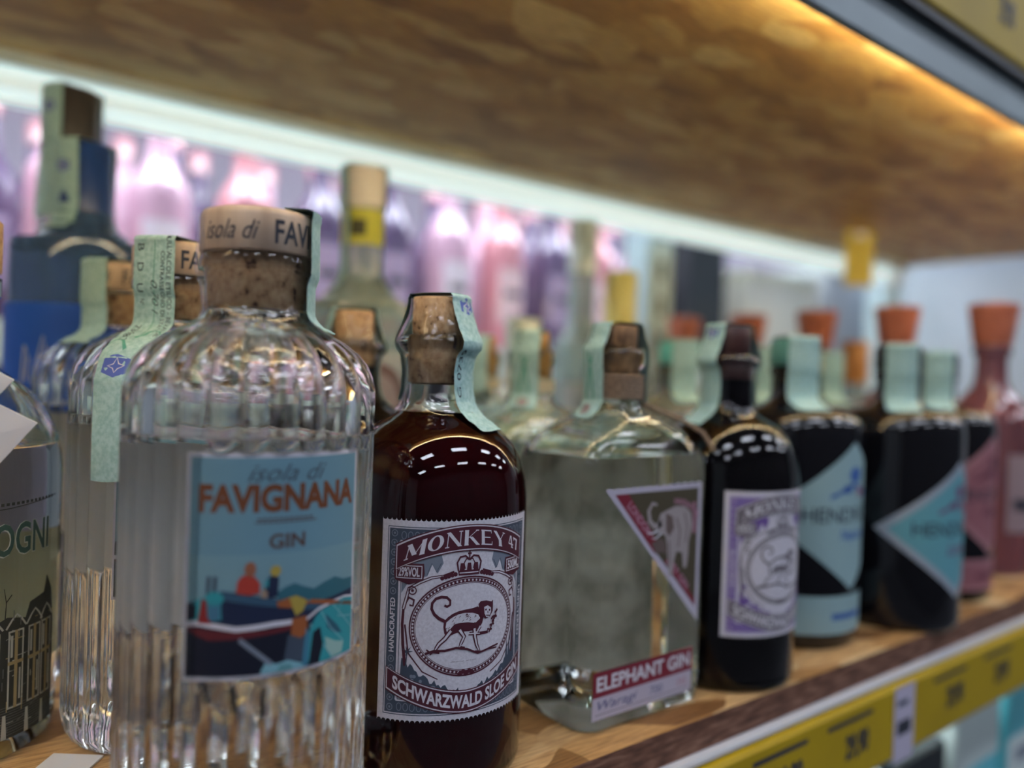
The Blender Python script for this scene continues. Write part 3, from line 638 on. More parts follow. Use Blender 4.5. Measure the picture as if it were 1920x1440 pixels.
pharmacy('dark bottle with a pale cork showing between the front ribbed bottle and the sloe bottle', .190, .392, DARKL, 'dry', az=-4, strip_az=75, filmed=True, neck=True, badge_=False)

# ---- square-shouldered clear bottle
def rrect(hx, hy, r, z, n=8):
    r = min(r, hx, hy); out = []
    for cx, cy, a0 in ((hx - r, -hy + r, -90), (hx - r, hy - r, 0), (-hx + r, hy - r, 90), (-hx + r, -hy + r, 180)):
        for k in range(n + 1): a = math.radians(a0 + 90 * k / n); out.append(((cx + r * math.cos(a)) * MM, (cy + r * math.sin(a)) * MM, z * MM))
    return out
def loft(bm, secs, flip=False):
    rows = [[bm.verts.new(p) for p in rrect(*s)] for s in secs]; n = len(rows[0])
    for A, B in zip(rows, rows[1:]):
        for k in range(n):
            j = (k + 1) % n; f = (A[k], A[j], B[j], B[k]); bm.faces.new(f if not flip else f[::-1])
    bm.faces.new(rows[0][::-1] if not flip else rows[0]); bm.faces.new(rows[-1] if not flip else rows[-1][::-1])
TWINE = noisy('twine', ((.3, (.12, .07, .045)), (.7, (.34, .25, .17))), (800, 800, 800), .8)
def square_bottle(label, x, y, front=True, saz=-60, grp='square-shouldered clear bottles with corks'):
    t = thing('square_bottle', label, 'bottle', x, y, group=grp)
    bm = bmesh.new()
    loft(bm, [(38, 25, 10, 1.2), (41.6, 28.5, 12, 0), (43.8, 30.6, 13, 2), (44.6, 31, 13, 6), (44.6, 31, 13, 60), (44.6, 31, 13, 118), (44.2, 30.6, 13, 124), (42.6, 29.4, 14, 130), (39, 27, 15, 136), (32, 24, 15, 141), (23, 20, 14, 145.6), (16.5, 16, 15, 149.5), (13.8, 13.8, 13.8, 154), (13, 13, 13, 160), (13, 13, 13, 171), (14.6, 14.6, 14.6, 172.5), (15.2, 15.2, 15.2, 175), (15.0, 15.0, 15.0, 180), (13.4, 13.4, 13.4, 182), (10.8, 10.8, 10.8, 182.3)])
    loft(bm, [(38, 23.5, 9, 127), (39.4, 25.5, 11, 127.4), (37.5, 23.6, 12, 133), (30, 20.6, 12, 137.4), (20, 16.4, 12, 142), (12.5, 12, 11.8, 147), (10.4, 10.4, 10.4, 152), (9.9, 9.9, 9.9, 164)], True)
    from_bm('glass_body', bm, GLASSG, t, True, 45)
    lathe('cork', solid([(9.4, 165), (9.8, 180), (10.6, 183), (10.8, 192.4), (10.2, 193)]), CORKD if front else mat('amber_cork', (.40, .22, .06), .5), t, 36)
    for k in range(6 if front else 4):
        bm = bmesh.new(); revolve(bm, [(13.3 + .9 * (1 - math.cos(2 * PI * j / 8)), 156.4 + k * 2.1 + 1.05 * math.sin(2 * PI * j / 8)) for j in range(9)], 40)
        bmesh.ops.remove_doubles(bm, verts=bm.verts, dist=1e-6); bmesh.ops.recalc_face_normals(bm, faces=bm.faces); from_bm('twine_wrap', bm, TWINE if front else mat('pale_band', (.55, .50, .33), .6), t)
    EOUT = [(30, 138.8), (23, 144), (17.5, 149.5), (15.2, 154), (15.4, 170), (15.9, 173), (15.9, 181), (13.5, 186)]
    def pf(pr, T, h):
        pr.ell(0, 7, 3.6, 3.6, P('seal_rose', (.30, .24, .24)), 1, 16); pr.stroke([(-3, 14), (-1, 28), (2, 36)], 1.6, GREENINK, 1); pr.stroke([(3, 14), (1, 28), (-2, 38)], 1.4, GREENINK, 1)
        pr.text('73961 A', -6, 42, -3, 62, INK, 1, 0, rot=90)
    strip(t, EOUT, 11.6, 193.6, saz, 18, 139, 150, pf, off=.9)
    if front:
        RUST = P('burgundy', (.20, .018, .035)); OLIVE = P('olive', (.075, .062, .035)); LIL = P('pale_lilac', (.50, .46, .55)); ROSE = P('rose', (.42, .20, .27))
        pr = Print(); n = 26
        edge = [(-36 + 69 * k / n, 114 + (.5 if k % 2 else -.3)) for k in range(n + 1)]
        pr.poly([(33, 42)] + edge[::-1], LIL, 0)
        pr.poly([(30.6, 50), (30.6, 111.3), (-29.8, 111.3)], OLIVE, 1); 
        pr.poly([(-29.8, 111.3), (-21, 111.3), (2, 84.5), (-1.4, 81)], RUST, 2); pr.poly([(6, 76), (10, 78), (30.6, 53), (30.6, 50)], RUST, 2)
        a = math.atan2(-61.3, 60.4)
        def al(s0, o): 
            ca, sa = math.cos(a), math.sin(a); return lambda X, Y: (-29.8 + X * ca - Y * sa, 111.3 + X * sa + Y * ca)
        wp = al(0, 0)
        pr.text('LONDON', 10, 1.2, 32, 5.4, ROSE, 3, .03, warp=wp); pr.text('DRY GIN', 52, 1.2, 74, 5.2, ROSE, 3, .03, warp=wp)
        pr.text('HANDMADE', 10, 0, 30, 4.4, ROSE, 3, .03, warp=lambda X, Y: ((12 + (X - 10) * .95, 107 + Y * .7 - (X - 10) ** 2 * .02 - 3)))
        pr.stroke([(27.4, 104), (28.2, 96), (28, 88)], 2.2, ROSE, 3)
        # elephant, trunk raised
        EL = P('elephant_grey', (.36, .31, .31)); EL2 = P('elephant_dark', (.14, .10, .09))
        pr.poly([(24, 84), (26.5, 92), (25, 99), (20, 102.5), (13, 103), (7, 101.5), (2, 100), (0, 95), (2, 90), (6, 89), (7.5, 84), (8.5, 75), (10, 68), (12.5, 68), (13, 75), (15, 80), (19, 79), (20.5, 71), (23, 71), (24, 78)], EL, 4)
        pr.stroke([(3, 95), (-2, 94), (-5.5, 97), (-6.6, 102), (-4, 105.5), (-.6, 104.5)], 3.2, EL, 4, 1.3)
        pr.stroke([(1, 92), (-4, 90.6), (-7.4, 91.8)], 1.3, OFFW, 5, .4); pr.stroke([(3, 90.4), (-1, 88), (-4, 88.6)], 1.1, OFFW, 5, .3)
        pr.poly([(6, 100), (11, 98), (12.5, 92), (9, 88), (6.4, 91)], EL2, 5); pr.stroke([(14, 97), (17, 90), (16, 82)], .9, EL2, 5); pr.stroke([(20, 99), (22.5, 92), (21.5, 84)], .8, EL2, 5); pr.ell(2.6, 96.6, .6, .6, EL2, 6, 8); pr.stroke([(9, 86), (10, 74)], .8, EL2, 5)
        pr.poly([(-4, 86), (2, 88), (6, 86), (8, 79), (4, 81), (0, 80)], EL2, 3)
        pr.build('front_label', flat_map(-31, 0, 1), t, du=0)
        pr = Print()
        pr.rect(-40, 17.5, 30, 29.5, RUST, 0); pr.text('ELEPHANT GIN', -37.5, 20, 28, 27.2, OFFW, 1, .03)
        pr.rect(-40, 7, 30, 17.5, LIL, 0); pr.stroke([(-38, 9.4), (28, 9.4)], .25, INK, 1)
        pr.text('Waragi', -36.5, 10.2, -10, 15.6, P('pen_blue', (.08, .09, .22)), 1, .005, shear=.3); pr.text('700', -1, 11, 8, 15, P('pen_blue', (.08, .09, .22)), 1, 0); pr.text('045', 19, 11, 26, 15, ROSE, 1, 0)
        pr.build('name_label', flat_map(-31, 0, 1), t, du=0)
        pr = Print(); pr.rect(-40, 10, 40, 122, noisy('map_paper', ((.35, (.40, .38, .30)), (.5, (.60, .58, .48)), (.65, (.74, .71, .60))), (60, 60, 60), .7, 6), 0)
        pr.build('back_label', lambda u, v, l: Vector((u * MM, 30.7 * MM, v * MM)), t, du=0)
        # loose twine end hanging over the shoulder
        for o_ in (0, 1.2):
            tube('twine_end', [(Vector((13.6, -2, 157)) * MM), Vector((15.4 + o_, -6, 153)) * MM, Vector((22 + o_, -12, 149.5)) * MM, Vector((31 + o_, -19, 145)) * MM, Vector((39 + o_, -26, 139)) * MM, Vector((43.5 + o_ * .5, -30.5, 130)) * MM], .0008, TWINE, t)
    else:
        pr = Print(); pr.rect(-30, 20, 30, 100, P('cream_back', (.55, .54, .42)), 0); pr.build('front_label', flat_map(-31, 0, 1), t, du=0)
    return t
square_bottle('square-shouldered clear bottle with a triangular elephant label and twine on its neck', .2885, .2865, True, -98)
square_bottle('square-shouldered bottle with amber cork right behind the elephant label bottle', .306, .378, False, -55)
square_bottle('square-shouldered bottle farthest back, its pale cork just right of the sloe bottle', .326, .462, False, 130)

# ---- black apothecary bottles with diamond labels
BLACKG = mat('black_glass', (.006, .006, .008), .06, coat=.3)
HP = [(0, 3), (36, 2), (42, 0), (44, 2), (45, 7), (45, 60), (45, 134), (44.4, 140), (42, 145), (36, 149), (26, 152), (18.5, 154), (15.4, 157), (14.4, 161), (14.2, 172), (16, 174), (16, 177.5), (14, 178.5), (0, 178.5)]
HOUT = [(36, 149.3), (26, 152.3), (19.5, 154.6), (16.2, 158), (15.4, 164), (15.6, 172), (16.6, 175), (16.6, 182), (16.4, 190)]
def apothecary(label, x, y, field, edge, ink, cz, word, band=None, cap=None, saz=-60, R_=45, sub='gin', lab=True, capname='stopper'):
    t = thing('apothecary_bottle', label, 'bottle', x, y, group='squat black bottles with diamond labels' if lab else None)
    k = R_ / 45; prof = [(r * k if z < 154 else r, z) for r, z in HP]
    lathe('glass_body', prof, BLACKG if lab else mat('smoky_glass_' + cap.name, (.38, .45, .42), .05, trans=.7), t, 72)
    lathe(capname, solid([(13, 178.8), (15.6, 179), (16.2, 180), (16.2, 193.5), (15, 196), (9, 196.8)]), cap, t, 40)
    if lab:
        pr = Print(); hw, hh = 62, 47
        pr.poly([(-hw, 0), (0, -hh), (hw, 0), (0, hh)], edge, 0); pr.poly([(-hw + 8, 0), (0, -hh + 6), (hw - 8, 0), (0, hh - 6)], field, 1)
        pr.text(word, -38, -4, 38, 6, INK, 2, .01); pr.text(sub, -12, -17, 14, -8, ink, 2, .02, shear=.4); pr.ell(2, 26, 7, 5, ink, 2, 12); pr.ell(-6, 17, 5, 3, ink, 2, 10); pr.ell(8, 15, 4, 3.5, P('berry', (.25, .06, .12)), 3, 10)
        pr.stroke([(-20, 12), (0, 20), (20, 12)], 2.5, ink, 2)
        pr.build('diamond_label', cyl_map(R_, 0, cz), t, du=3)
        if band:
            pr = Print(); pr.rect(-48, 0, 48, 24, edge, 0); pr.rect(-48, 3, 48, 21, band, 1); pr.rect(-16, 9, 14, 13, ink, 2); pr.build('band_label', cyl_map(R_, 0, 10), t, du=3)
    strip(t, [(r * k if z < 153 else r, z) for r, z in HOUT], 17, 197.4, saz, 22, 149, 149, lambda pr, T, h: badge(pr, 0, T / 2 - 4, 4.5), off=.8)
    return t
TB = P('aqua', (.16, .34, .38)); TB2 = P('pale_aqua', (.30, .45, .47))
apothecary('squat black bottle with blue-green diamond label and a matching band below it', .473, .300, TB2, TB2, P('royal', (.04, .12, .38)), 84, "HENDRICK'S", TB2, mat('teal_cap', (.10, .30, .26), .5), -35, sub='Neptunia')
apothecary('squat black bottle with a pale-edged blue diamond label and no band, second of the three', .570, .277, P('sea', (.13, .36, .42)), P('frost', (.34, .39, .45)), P('plum', (.16, .08, .16)), 70, "HENDRICK'S", None, mat('black_cap', (.02, .03, .03), .4), -55, sub='Lunar')
apothecary('squat black bottle with dusty pink diamond label, farthest of the three', .675, .296, P('dusty_pink', (.33, .13, .15)), P('pink_edge', (.42, .20, .22)), P('dark_rose', (.12, .03, .05)), 84, "HENDRICK'S", P('dusty_pink', (.33, .13, .15)), mat('black_cap', (.02, .03, .03), .4), -60, sub='Flora')
apothecary('grey bottle with a bright turquoise cap behind the lilac label bottle', .474, .402, TB, TB, TB, 80, '', None, mat('turquoise_cap', (.16, .62, .56), .4), 150, R_=40, lab=False)
apothecary('grey bottle with a cream cap behind the pink diamond bottle', .684, .402, TB, TB, TB, 80, '', None, mat('cream_cap', (.62, .58, .38), .5), 150, R_=40, lab=False)
apothecary('grey bottle with an olive cap behind the second diamond bottle', .580, .400, TB, TB, TB, 80, '', None, mat('olive_cap', (.35, .42, .20), .5), -50, R_=40, lab=False)

# ---- terracotta-stoppered rose bottles in a column
TERRA = noisy('terracotta', ((.3, (.33, .095, .055)), (.7, (.46, .15, .09))), (60, 60, 60), .6)
ROSEG = mat('rose_glass', (.30, .12, .14), .05, trans=.5, coat=.3)
ords = ('nearest of the clay-stoppered column at the far right', 'second in the clay-stoppered column', 'middle of the clay-stoppered column', 'fourth in the clay-stoppered column', 'last and smallest looking of the clay-stoppered column')
for (yy, xx), od in zip(((.304, .806), (.386, .788), (.476, .790), (.566, .792), (.662, .788)), ords):
    t = thing('clay_stopper_bottle', 'rose glass bottle with terracotta stopper, ' + od, 'bottle', xx, yy, group='clay-stoppered bottles in a column at the far right')
    lathe('glass_body', smooth_prof([(0, 2), (34, 1), (38, 3), (38, 12), (38, 130), (36, 142), (28, 156), (18, 168), (14, 178), (13.5, 198), (16, 201), (16, 208), (13, 209)], 3) + [(0, 209)], ROSEG, t, 48)
    lathe('clay_stopper', solid([(15, 209.5), (16.5, 210), (21.5, 246), (21.3, 248), (18, 249)]), TERRA, t, 36)
    pr = Print(); pr.rect(-24, 40, 24, 110, P('grey_rose', (.34, .25, .27)), 0); pr.rect(-18, 60, 18, 70, INK, 1); pr.build('front_label', cyl_map(38.9, -10), t, du=4)

# ---- tall bottles further back
def tall(name, label, x, y, R_, H, glass, capm, lab=None, capr=15, caph=48, cone=False, saz=None, extra=None, cat='bottle', group=None, shoulder=None):
    t = thing(name, label, cat, x, y, group=group); sh = shoulder or H * .62
    if cone: pts = [(0, 3), (R_ - 6, 1), (R_, 5), (R_, sh * .62), (R_ * .95, sh * .72), (capr + 3, sh + 40), (capr, H - caph - 1)]
    else: pts = [(0, 3), (R_ - 6, 1), (R_, 5), (R_, sh - 14), (R_ * .93, sh - 2), (R_ * .66, sh + 10), (capr + 3, sh + 18), (capr - .5, sh + 30), (capr - .5, H - caph - 1)]
    P_ = smooth_prof(pts, 4) + [(0, H - caph - 1)]
    lathe('glass_body', P_, glass, t, 48)
    lathe('capsule', solid([(capr - 1, H - caph - .6), (capr + .8, H - caph), (capr + .8, H - 2), (capr - 1, H)]), capm, t, 32)
    if lab:
        z0, z1, m_, half = lab; pr = Print(); pr.rect(-half, z0, half, z1, m_, 0)
        if extra: extra(pr)
        pr.build('front_label', cyl_map(R_ + .9, -20), t, du=3)
    if saz is not None:
        strip(t, [(r, z) for r, z in P_ if z > sh and r > 1] + [(capr + 1, H - caph), (capr + 1, H - 8)], capr + 1.2, H, saz, 22, sh + 12, sh + 12, lambda pr, T, h: badge(pr, 0, T / 2 - 34, 5), off=.9)
    return t
NAVYC = mat('navy_capsule', (.015, .055, .22), .3, coat=.3); BLUEL = P('cobalt', (.012, .10, .60))
def ex_blue(pr):
    L_ = P('silver_script', (.40, .46, .62))
    pr.stroke([(-26, 150), (-24, 174), (-21, 166), (-23, 154), (-19, 152), (-15, 166), (-12, 180), (-10, 168), (-12, 154), (-6, 152), (-2, 164), (2, 152), (8, 160)], 1.4, L_, 1); pr.rect(-46, 140, 46, 142, L_, 1)
tall('blue_label_bottle', 'bottle with navy capsule and cobalt blue script label at the left edge', .085, .576, 42, 307, mat('blue_glass', (.10, .20, .40), .03, trans=.6, ior=1.4), NAVYC, (92, 200, BLUEL, 62), 15.5, 66, saz=-58, extra=ex_blue, shoulder=236)
tall('tall_clear_bottle', 'tall clear bottle with sloping shoulders and dark capsule behind the blue label bottle', .086, .646, 26, 361, mat('pale_glass', (.7, .8, .8), .05, trans=.8), mat('brown_black_capsule', (.05, .045, .045), .4), None, 17, 40, cone=True, saz=-60, shoulder=250)
def ex_brown(pr):
    pr.ell(8, 142, 27, 30, P('brown_round', (.16, .10, .10)), 1, 32); pr.ell(8, 142, 20, 22, P('grey_brown', (.30, .25, .26)), 2, 32)
yb = tall('yellow_neck_bottle', 'tall clear bottle with white capsule, yellow neck label and round brown label', .262, .530, 40, 316, mat('misty_glass', (.50, .62, .62), .08, trans=.6), mat('ivory_capsule', (.72, .66, .60), .4), (100, 180, P('mist', (.42, .46, .48)), 40), 15.5, 30, saz=-100, extra=ex_brown, shoulder=212)
pr = Print(); pr.rect(-30, 0, 30, 26, P('lemon', (.55, .54, .06)), 0); pr.rect(-14, 6, -2, 18, P('dark_olive', (.06, .06, .02)), 1); pr.build('neck_label', cyl_map(16, -10, 258), yb, du=3)
tall('yellow_capsule_bottle', 'clear bottle with a tall yellow capsule behind the elephant label bottle', .572, .565, 32, 276, mat('misty_glass', (.5, .6, .6), .08, trans=.6), mat('yellow_capsule', (.68, .62, .22), .4), (60, 120, P('mist', (.42, .46, .48)), 34), 16, 62, shoulder=170)
tall('amber_bottle', 'small bottle with amber capsule between the clay stoppers', .892, .486, 30, 221, mat('misty_glass', (.5, .6, .6), .08), mat('amber_capsule', (.42, .19, .05), .4), (40, 100, P('cream_back', (.55, .54, .42)), 30), 15, 50, shoulder=125)
tall('lime_bottle', 'small bottle with lime green capsule beyond the clay stoppers', .902, .566, 30, 228, mat('misty_glass', (.5, .6, .6), .08), mat('lime_capsule', (.42, .60, .25), .4), (40, 100, P('cream_back', (.55, .54, .42)), 30), 15, 50, shoulder=125)
tall('white_wine_bottle', 'pale glassy bottle standing under the back beam, left of the rack upright', .600, .655, 32, 345, mat('misty_glass', (.5, .6, .6), .08), mat('ice_capsule', (.55, .66, .66), .2, coat=.5), (60, 160, P('mist', (.42, .46, .48)), 34), 16, 60, shoulder=205)
tall('frosted_bottle', 'milky bottle with a pale round shoulder in the gap behind the amber corks', .410, .520, 36, 215, mat('milk_glass', (.48, .52, .46), .2), mat('ice_capsule', (.55, .66, .66), .2), (40, 110, P('mist', (.42, .46, .48)), 34), 15, 30, shoulder=140)

# ---- bottle with engraved print at the left edge, its swing tag and the card on the board
OG = thing('engraved_bottle', 'round clear bottle with a dark engraved building print, cut by the left edge', 'bottle', .012, .409)
OP = [(0, 9), (26, 8), (34, 2), (37, 0), (40, 2.5), (41.6, 8), (41.8, 20), (41.6, 22), (41.8, 24), (42, 30), (42, 90), (42, 118)] + [(42 * math.cos(a) if a < 1.1 else 42 * math.cos(a), 118 + 46 * math.sin(a)) for a in (.15, .3, .45, .6, .75, .9, 1.02, 1.12)] + [(15.5, 163), (14, 170), (14, 190), (17, 192), (17, 200), (14, 201), (0, 201)]
lathe('glass_body', OP, GLASSG, OG, 80, None, [(0, 128), (36, 127.8), (38, 128.6), (36.5, 134), (31, 144), (22, 153.6), (14, 160), (10.5, 168), (10.5, 186), (0, 186)], 50)
lathe('stopper', solid([(13, 202), (17, 202.5), (17, 224), (15, 226)]), CORK, OG, 40)
pr = Print(); EN = P('engraving', (.035, .038, .032)); GLD = P('old_gold', (.34, .27, .13)); PAL = P('pale_line', (.42, .43, .37)); DG = P('bottle_green_ink', (.035, .075, .06)); MG = P('mid_grey', (.13, .14, .13))
pr.text('OGNI', 13.4, 84.6, 40.4, 98.6, PAL, 1, .035); pr.text('OGNI', 14, 85, 40, 98.4, DG, 2, .02)
pr.stroke([(-10, 103), (20, 104.5), (46, 107)], .4, EN, 1); [pr.rect(10 + k * 2.1, 105.4 + k * .05, 11.3 + k * 2.1, 106.6 + k * .05, EN, 1) for k in range(16)]
pr.poly([(-20, 10), (46, 10), (46, 52), (44, 66), (40, 73), (38, 66), (30, 64), (28, 58), (20, 60), (10, 56), (-20, 58)], EN, 1)
for x in (14, 24, 33, 40.5):
    pr.frame(x - 3.4, 22, x + 3.4, 54, .7, PAL, 2); pr.rect(x - .7, 22, x + .7, 54, GLD, 3); pr.rect(x - 3.4, 40, x + 3.4, 41.4, GLD, 3); pr.rect(x - 2.4, 43, x - 1.4, 52, PAL, 3); pr.rect(x + 1.4, 25, x + 2.2, 38, PAL, 3)
    pr.stroke([(x - 4.4, 55), (x - 2, 58.5), (x, 60.5), (x + 2, 58.5), (x + 4.4, 55)], .8, PAL, 2)
rr = random.Random(11)
for k in range(90):
    x, y = rr.uniform(2, 46), rr.uniform(11, 58); a = rr.choice((0, 0, PI / 2, .3, PI / 2)); l = rr.uniform(1, 5)
    pr.stroke([(x, y), (x + l * math.cos(a), y + l * math.sin(a))], rr.uniform(.18, .45), rr.choice((PAL, MG, GLD, MG)), 2)
for k in range(12): pr.stroke([(2, 11 + k * 1.1), (45, 12 + k * 1.0)], .22, MG, 2)
for x in (6, 18.5, 28.5, 37): pr.poly([(x, 10), (x + 2.2, 10), (x + 1.7, 20), (x + .4, 20)], PAL, 3)
pr.stroke([(19, 58), (19.4, 66), (18.4, 72)], .5, EN, 2, .2); pr.stroke([(19.2, 66), (21.6, 69)], .4, EN, 2)
pr.build('engraved_print', cyl_map(42, 0), OG, du=3)
pr = Print(); pr.rect(-30, 22, 30, 84, P('back_olive', (.30, .31, .22)), 0); pr.build('back_label', cyl_map(41.3, 180), OG, du=3)


def card(name, pts, parent, th=.0004, m_=WHITEP):
    """thick paper card from its 3-D corners"""
    bm = bmesh.new(); o = parent.location; P_ = [Vector(p) - o for p in pts]; n = (P_[1] - P_[0]).cross(P_[2] - P_[0]).normalized() * th
    A = [bm.verts.new(p) for p in P_]; B = [bm.verts.new(p + n) for p in P_]; k = len(A)
    bm.faces.new(A[::-1]); bm.faces.new(B)
    for i in range(k): j = (i + 1) % k; bm.faces.new((A[i], A[j], B[j], B[i]))
    bmesh.ops.recalc_face_normals(bm, faces=bm.faces)
    return from_bm(name, bm, m_, parent, False)
TG = thing('swing_tag', 'folded white paper tag hanging at the left edge in front of the engraved bottle', 'tag', .012, .355, 1.49)
card('lower_leaf', [(.0357, .3319, 1.477), (.0195, .3382, 1.4862), (.0091, .3459, 1.4672), (.022, .3423, 1.4573)], TG)
card('upper_leaf', [(.0282, .3341, 1.4927), (.0145, .3397, 1.5006), (.0072, .3452, 1.4856), (.0224, .3385, 1.4846)], TG)
tube('string', [(.012 - .012, -.005, .000), (.006, .020, .015), (.000, .0365, .0225), (-.006, .0365, .021)], .0004, TWINE, TG)
PC = thing('price_card', 'small white card lying on the board behind the engraved bottle foot', 'card', .041, .342, SZ + .0002, -.90 + PI / 2)
bm = bmesh.new(); add_box(bm, -.0105, .0105, -.026, .026, 0, .0008); from_bm('paper', bm, WHITEP, PC, False)
PC.rotation_euler = (0, 0, math.radians(-38))

# ---- cartons and bottles on the lower shelf (their tops show under the yellow rail)
CY = P('cyan_pack', (.12, .52, .60), .4); WP = P('white_pack', (.62, .72, .70), .4); BP = P('black_pack', (.012, .02, .025), .4)
def carton(label, x, y, w, d, h, base, band=None, bz=(.5, .7)):
    t = thing('carton', label, 'box', x, y, LZ, group='packs on the lower shelf')
    bm = bmesh.new(); add_box(bm, -w / 2, w / 2, -d / 2, d / 2, 0, h, .0015); from_bm('body', bm, base, t, False)
    bm = bmesh.new(); add_box(bm, -w / 2 + .002, w / 2 - .002, -d / 4, d / 4, h, h + .0006); from_bm('lid_flap', bm, base, t, False)
    if band:
        pr = Print(); pr.rect(-w * 480, h * 1000 * bz[0], w * 480, h * 1000 * bz[1], band, 0); pr.rect(-w * 250, h * 1000 * (bz[1] - .08), w * 250, h * 1000 * (bz[1] - .04), SLATE2, 1)
        pr.build('printed_panel', flat_map(-d * 500), t, du=0)
    return t
for k, (x, w, h, a, b, nm) in enumerate(((.50, .080, .305, WP, BP, 'white carton with black panel under the sloe end of the yellow rail'), (.600, .078, .30, BP, WP, 'black carton with a pale panel low at the right under the rail'), (.700, .085, .315, WP, CY, 'white carton with cyan panel under the white price tag'),
        (.800, .080, .318, CY, WP, 'cyan carton low at the right edge'), (.895, .075, .305, BP, CY, 'black carton between the cyan and white packs'), (.990, .085, .320, WP, CY, 'white carton near the right edge of the photo'), (1.09, .085, .318, CY, WP, 'cyan carton farthest along the lower shelf'))):
    carton(nm, x, .30, w, .075, h, a, b, (.60, .84))

# ---- yellow hanging tag under the board
HT = thing('shelf_talker', 'yellow card hanging from the upper board toward the far end', 'sign', 1.075, .585, UND)
bm = bmesh.new(); add_box(bm, -.021, .021, -.0006, .0006, -.078, 0); o = from_bm('card', bm, P('talker_yellow', (.66, .52, .07)), HT, False)
bm = bmesh.new(); add_box(bm, -.008, .008, -.003, .003, -.010, -.0003); from_bm('clip', bm, WHITEP, HT, False)
HT.rotation_euler = (0, 0, math.radians(-35))

# ================================================================== RACK OF THE NEXT AISLE, seen past the back of the shelf
BY = 1.02
RKM = mat('rack_grey_lilac', (.30, .26, .33), .6)
nr = thing('partition', 'grey lilac back panel behind the rose bottles past the shelf', 'panel', 0, 0, 0)
box('panel', -.6, 3.2, BY + .42, BY + .44, .3, 2.4, RKM, nr); box('top_rim', -.6, 3.2, BY + .419, BY + .441, 2.4, 2.42, METAL, nr)
for z, nm in ((1.540, 'pale shelf board that carries the rose bottles on the rack behind'), (1.13, 'pale shelf board one level below the rose bottles'), (.75, 'lowest pale shelf board of the rack behind'), (1.965, 'pale shelf board above the rose bottles on the rack behind')):
    t = thing('rack_shelf', nm, 'shelf', 0, 0, z)
    box('board', -.6, 3.2, BY - .06, BY + .419, -.018, 0, mat('pale_board', (.46, .50, .50), .5), t); box('front_edge', -.6, 3.2, BY - .066, BY - .0601, -.045, .002, mat('pale_teal_front', (.52, .62, .60), .4), t)
ROSE1 = mat('rose_wine', (.62, .26, .30), .12, coat=.5); ROSE2 = mat('pink_gin', (.66, .40, .52), .12, coat=.5); PLUM = mat('plum_glass', (.13, .09, .17), .1, coat=.5); PALEG = mat('pale_wine', (.50, .55, .48), .12, coat=.5)
IV = mat('ivory_cap', (.75, .70, .72), .2, coat=1); PK = mat('pink_cap', (.60, .30, .34), .2, coat=1); TQ = mat('teal_cap_small', (.35, .60, .55), .2, coat=1)
def proto(name, glass, cap_, lab, R_=36, H=285):
    t = thing(name, '', 'bottle', 0, 0, 0)
    lathe('glass_body', smooth_prof([(0, 2), (R_ - 4, 0), (R_, 4), (R_, H * .55), (R_ * .9, H * .63), (R_ * .5, H * .72), (14, H * .80), (13.5, H * .88)], 3) + [(0, H * .88)], glass, t, 28)
    lathe('cap', solid([(13, H * .885), (15.5, H * .89), (15.5, H - 3), (13, H)]), cap_, t, 20)
    pr = Print(); pr.rect(-26, H * .16, 26, H * .46, lab, 0); pr.rect(-16, H * .30, 16, H * .34, INK, 1); pr.build('label_paper', cyl_map(R_ + .9, 0), t, du=6); return t
def copy_tree(t, label, x, y, z, group):
    c = t.copy(); COL.objects.link(c); c.location = (x, y, z); c['label'] = label; c['group'] = group
    for ch in [o for o in bpy.data.objects if o.parent == t]:
        d = ch.copy(); COL.objects.link(d); d.parent = c
    return c
protos = [proto('rose_bottle', ROSE1, IV, P('blush', (.66, .48, .52))), proto('rose_bottle', ROSE2, PK, P('lilac_white', (.66, .60, .70))), proto('rose_bottle', PLUM, PK, P('violet_label', (.34, .26, .40)))]
kinds = ('coral pink bottle with ivory cap', 'lilac pink bottle with pink cap', 'dark plum bottle')
ordn = ('first', 'second', 'third', 'fourth', 'fifth', 'sixth', 'seventh', 'eighth', 'ninth', 'tenth', 'eleventh', 'twelfth')
def drop(ps):
    for p_ in ps:
        for ch in [o for o in bpy.data.objects if o.parent == p_]: bpy.data.objects.remove(ch)
        bpy.data.objects.remove(p_)
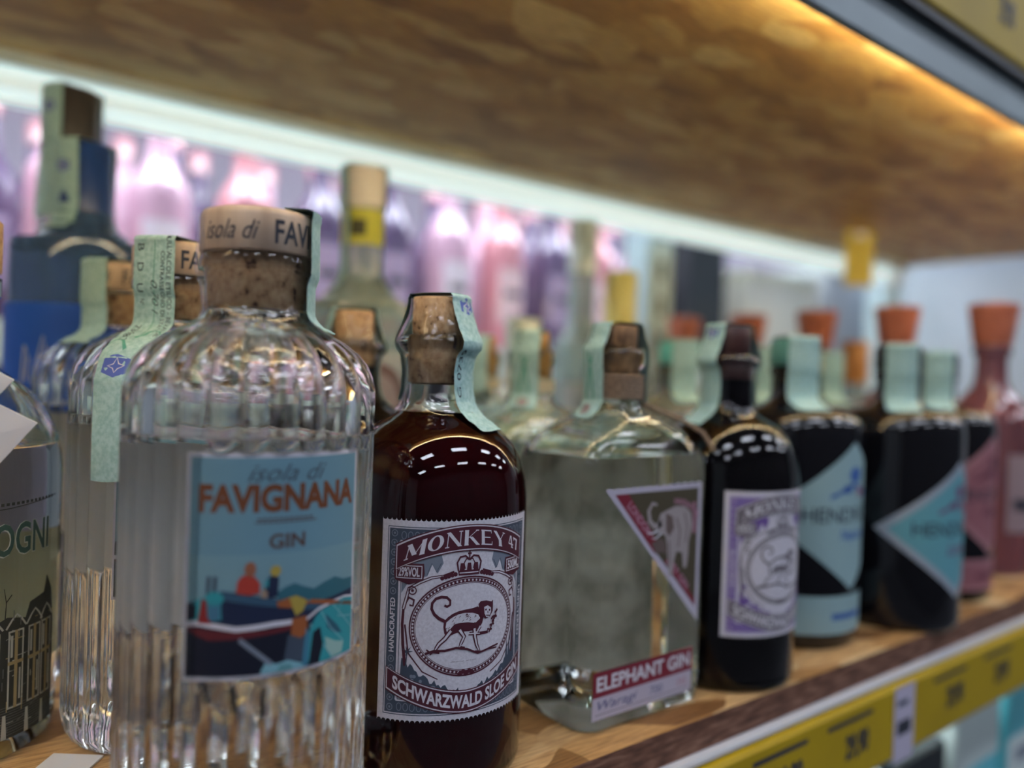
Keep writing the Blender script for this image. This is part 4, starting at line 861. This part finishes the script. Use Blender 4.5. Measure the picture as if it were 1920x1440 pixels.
for row, (yy, off) in enumerate(((BY, 0), (BY + .11, .04), (BY + .22, 0))):
    for k in range(11):
        i = (0, 1, 1, 0, 2, 2, 1, 0, 2, 0, 1)[k] if row == 0 else (2 if (k + row) % 2 else 1)
        lb = '%s, %s from left, front row of far rack' % (kinds[i], ordn[k]) if row == 0 else kinds[i] + ' in the dim rear rows of the far rack'
        copy_tree(protos[i], lb, .02 + off + k * .105, yy, 1.5401, 'front row of rose bottles on the far rack' if row == 0 else kinds[i] + 's of the dim rows')
drop(protos)
p2 = [proto('pale_bottle', PALEG, TQ, P('label_cream', (.66, .68, .62)), 38, 300), proto('pale_bottle', PALEG, IV, P('label_ivory', (.70, .68, .68)), 38, 300)]
for k in range(11):
    i = k % 2; copy_tree(p2[i], 'pale %s-capped bottle, %s from left on the board below the rose bottles' % (('teal', 'ivory')[i], ordn[k]), .25 + k * .115, BY, 1.1301, 'pale bottles below the rose bottles')
drop(p2)
for nm, lb, x, w, h, m_, m2 in (('black_box', 'black box standing right of the rose bottles beyond the rack upright', 1.235, .11, .24, P('soft_black', (.02, .025, .03)), P('dark_slate', (.08, .09, .11))), ('cream_box', 'cream cardboard box farther right on the same far board', 1.50, .26, .18, P('cream_card', (.60, .58, .50)), P('cream_back', (.55, .54, .42))), ('grey_box', 'grey carton next to the cream box on the far board', 1.80, .26, .22, P('carton_grey', (.34, .36, .40)), P('mist', (.42, .46, .48)))):
    t = thing(nm, lb, 'box', x, BY + .05, 1.5401); bm = bmesh.new(); add_box(bm, -w / 2, w / 2, -.09, .09, 0, h, .003); from_bm('carton_body', bm, m_, t, False)
    box('lid', -w / 2 - .002, w / 2 + .002, -.092, .092, h + .0001, h + .02, m2, t)
tl2 = thing('tube_light', 'added white light strip brightening the rose bottles on the rack behind', 'lamp', 0, 0, 1.947 - .0005)  # unseen strip, added to brighten the far rack and the space behind the shelf
box('diffuser', -.5, 3.1, BY - .05, BY - .02, -.02, 0, mat('added_white_glow', (.85, .93, 1), .4, emit=30), tl2)
# next bay past the end of the shelves
nx = thing('end_cabinet', 'pale blue-white cabinet side at the far end of the aisle', 'cabinet', 2.05, .62, 0)
box('body', -.30, .30, -.55, .30, .3, 2.3, mat('blue_white', (.44, .50, .56), .5), nx, .004); box('top_rim', -.31, .31, -.56, .31, 2.3005, 2.33, METAL, nx); box('kick_board', -.28, .28, -.53, .28, 0, .2995, BLACK, nx)
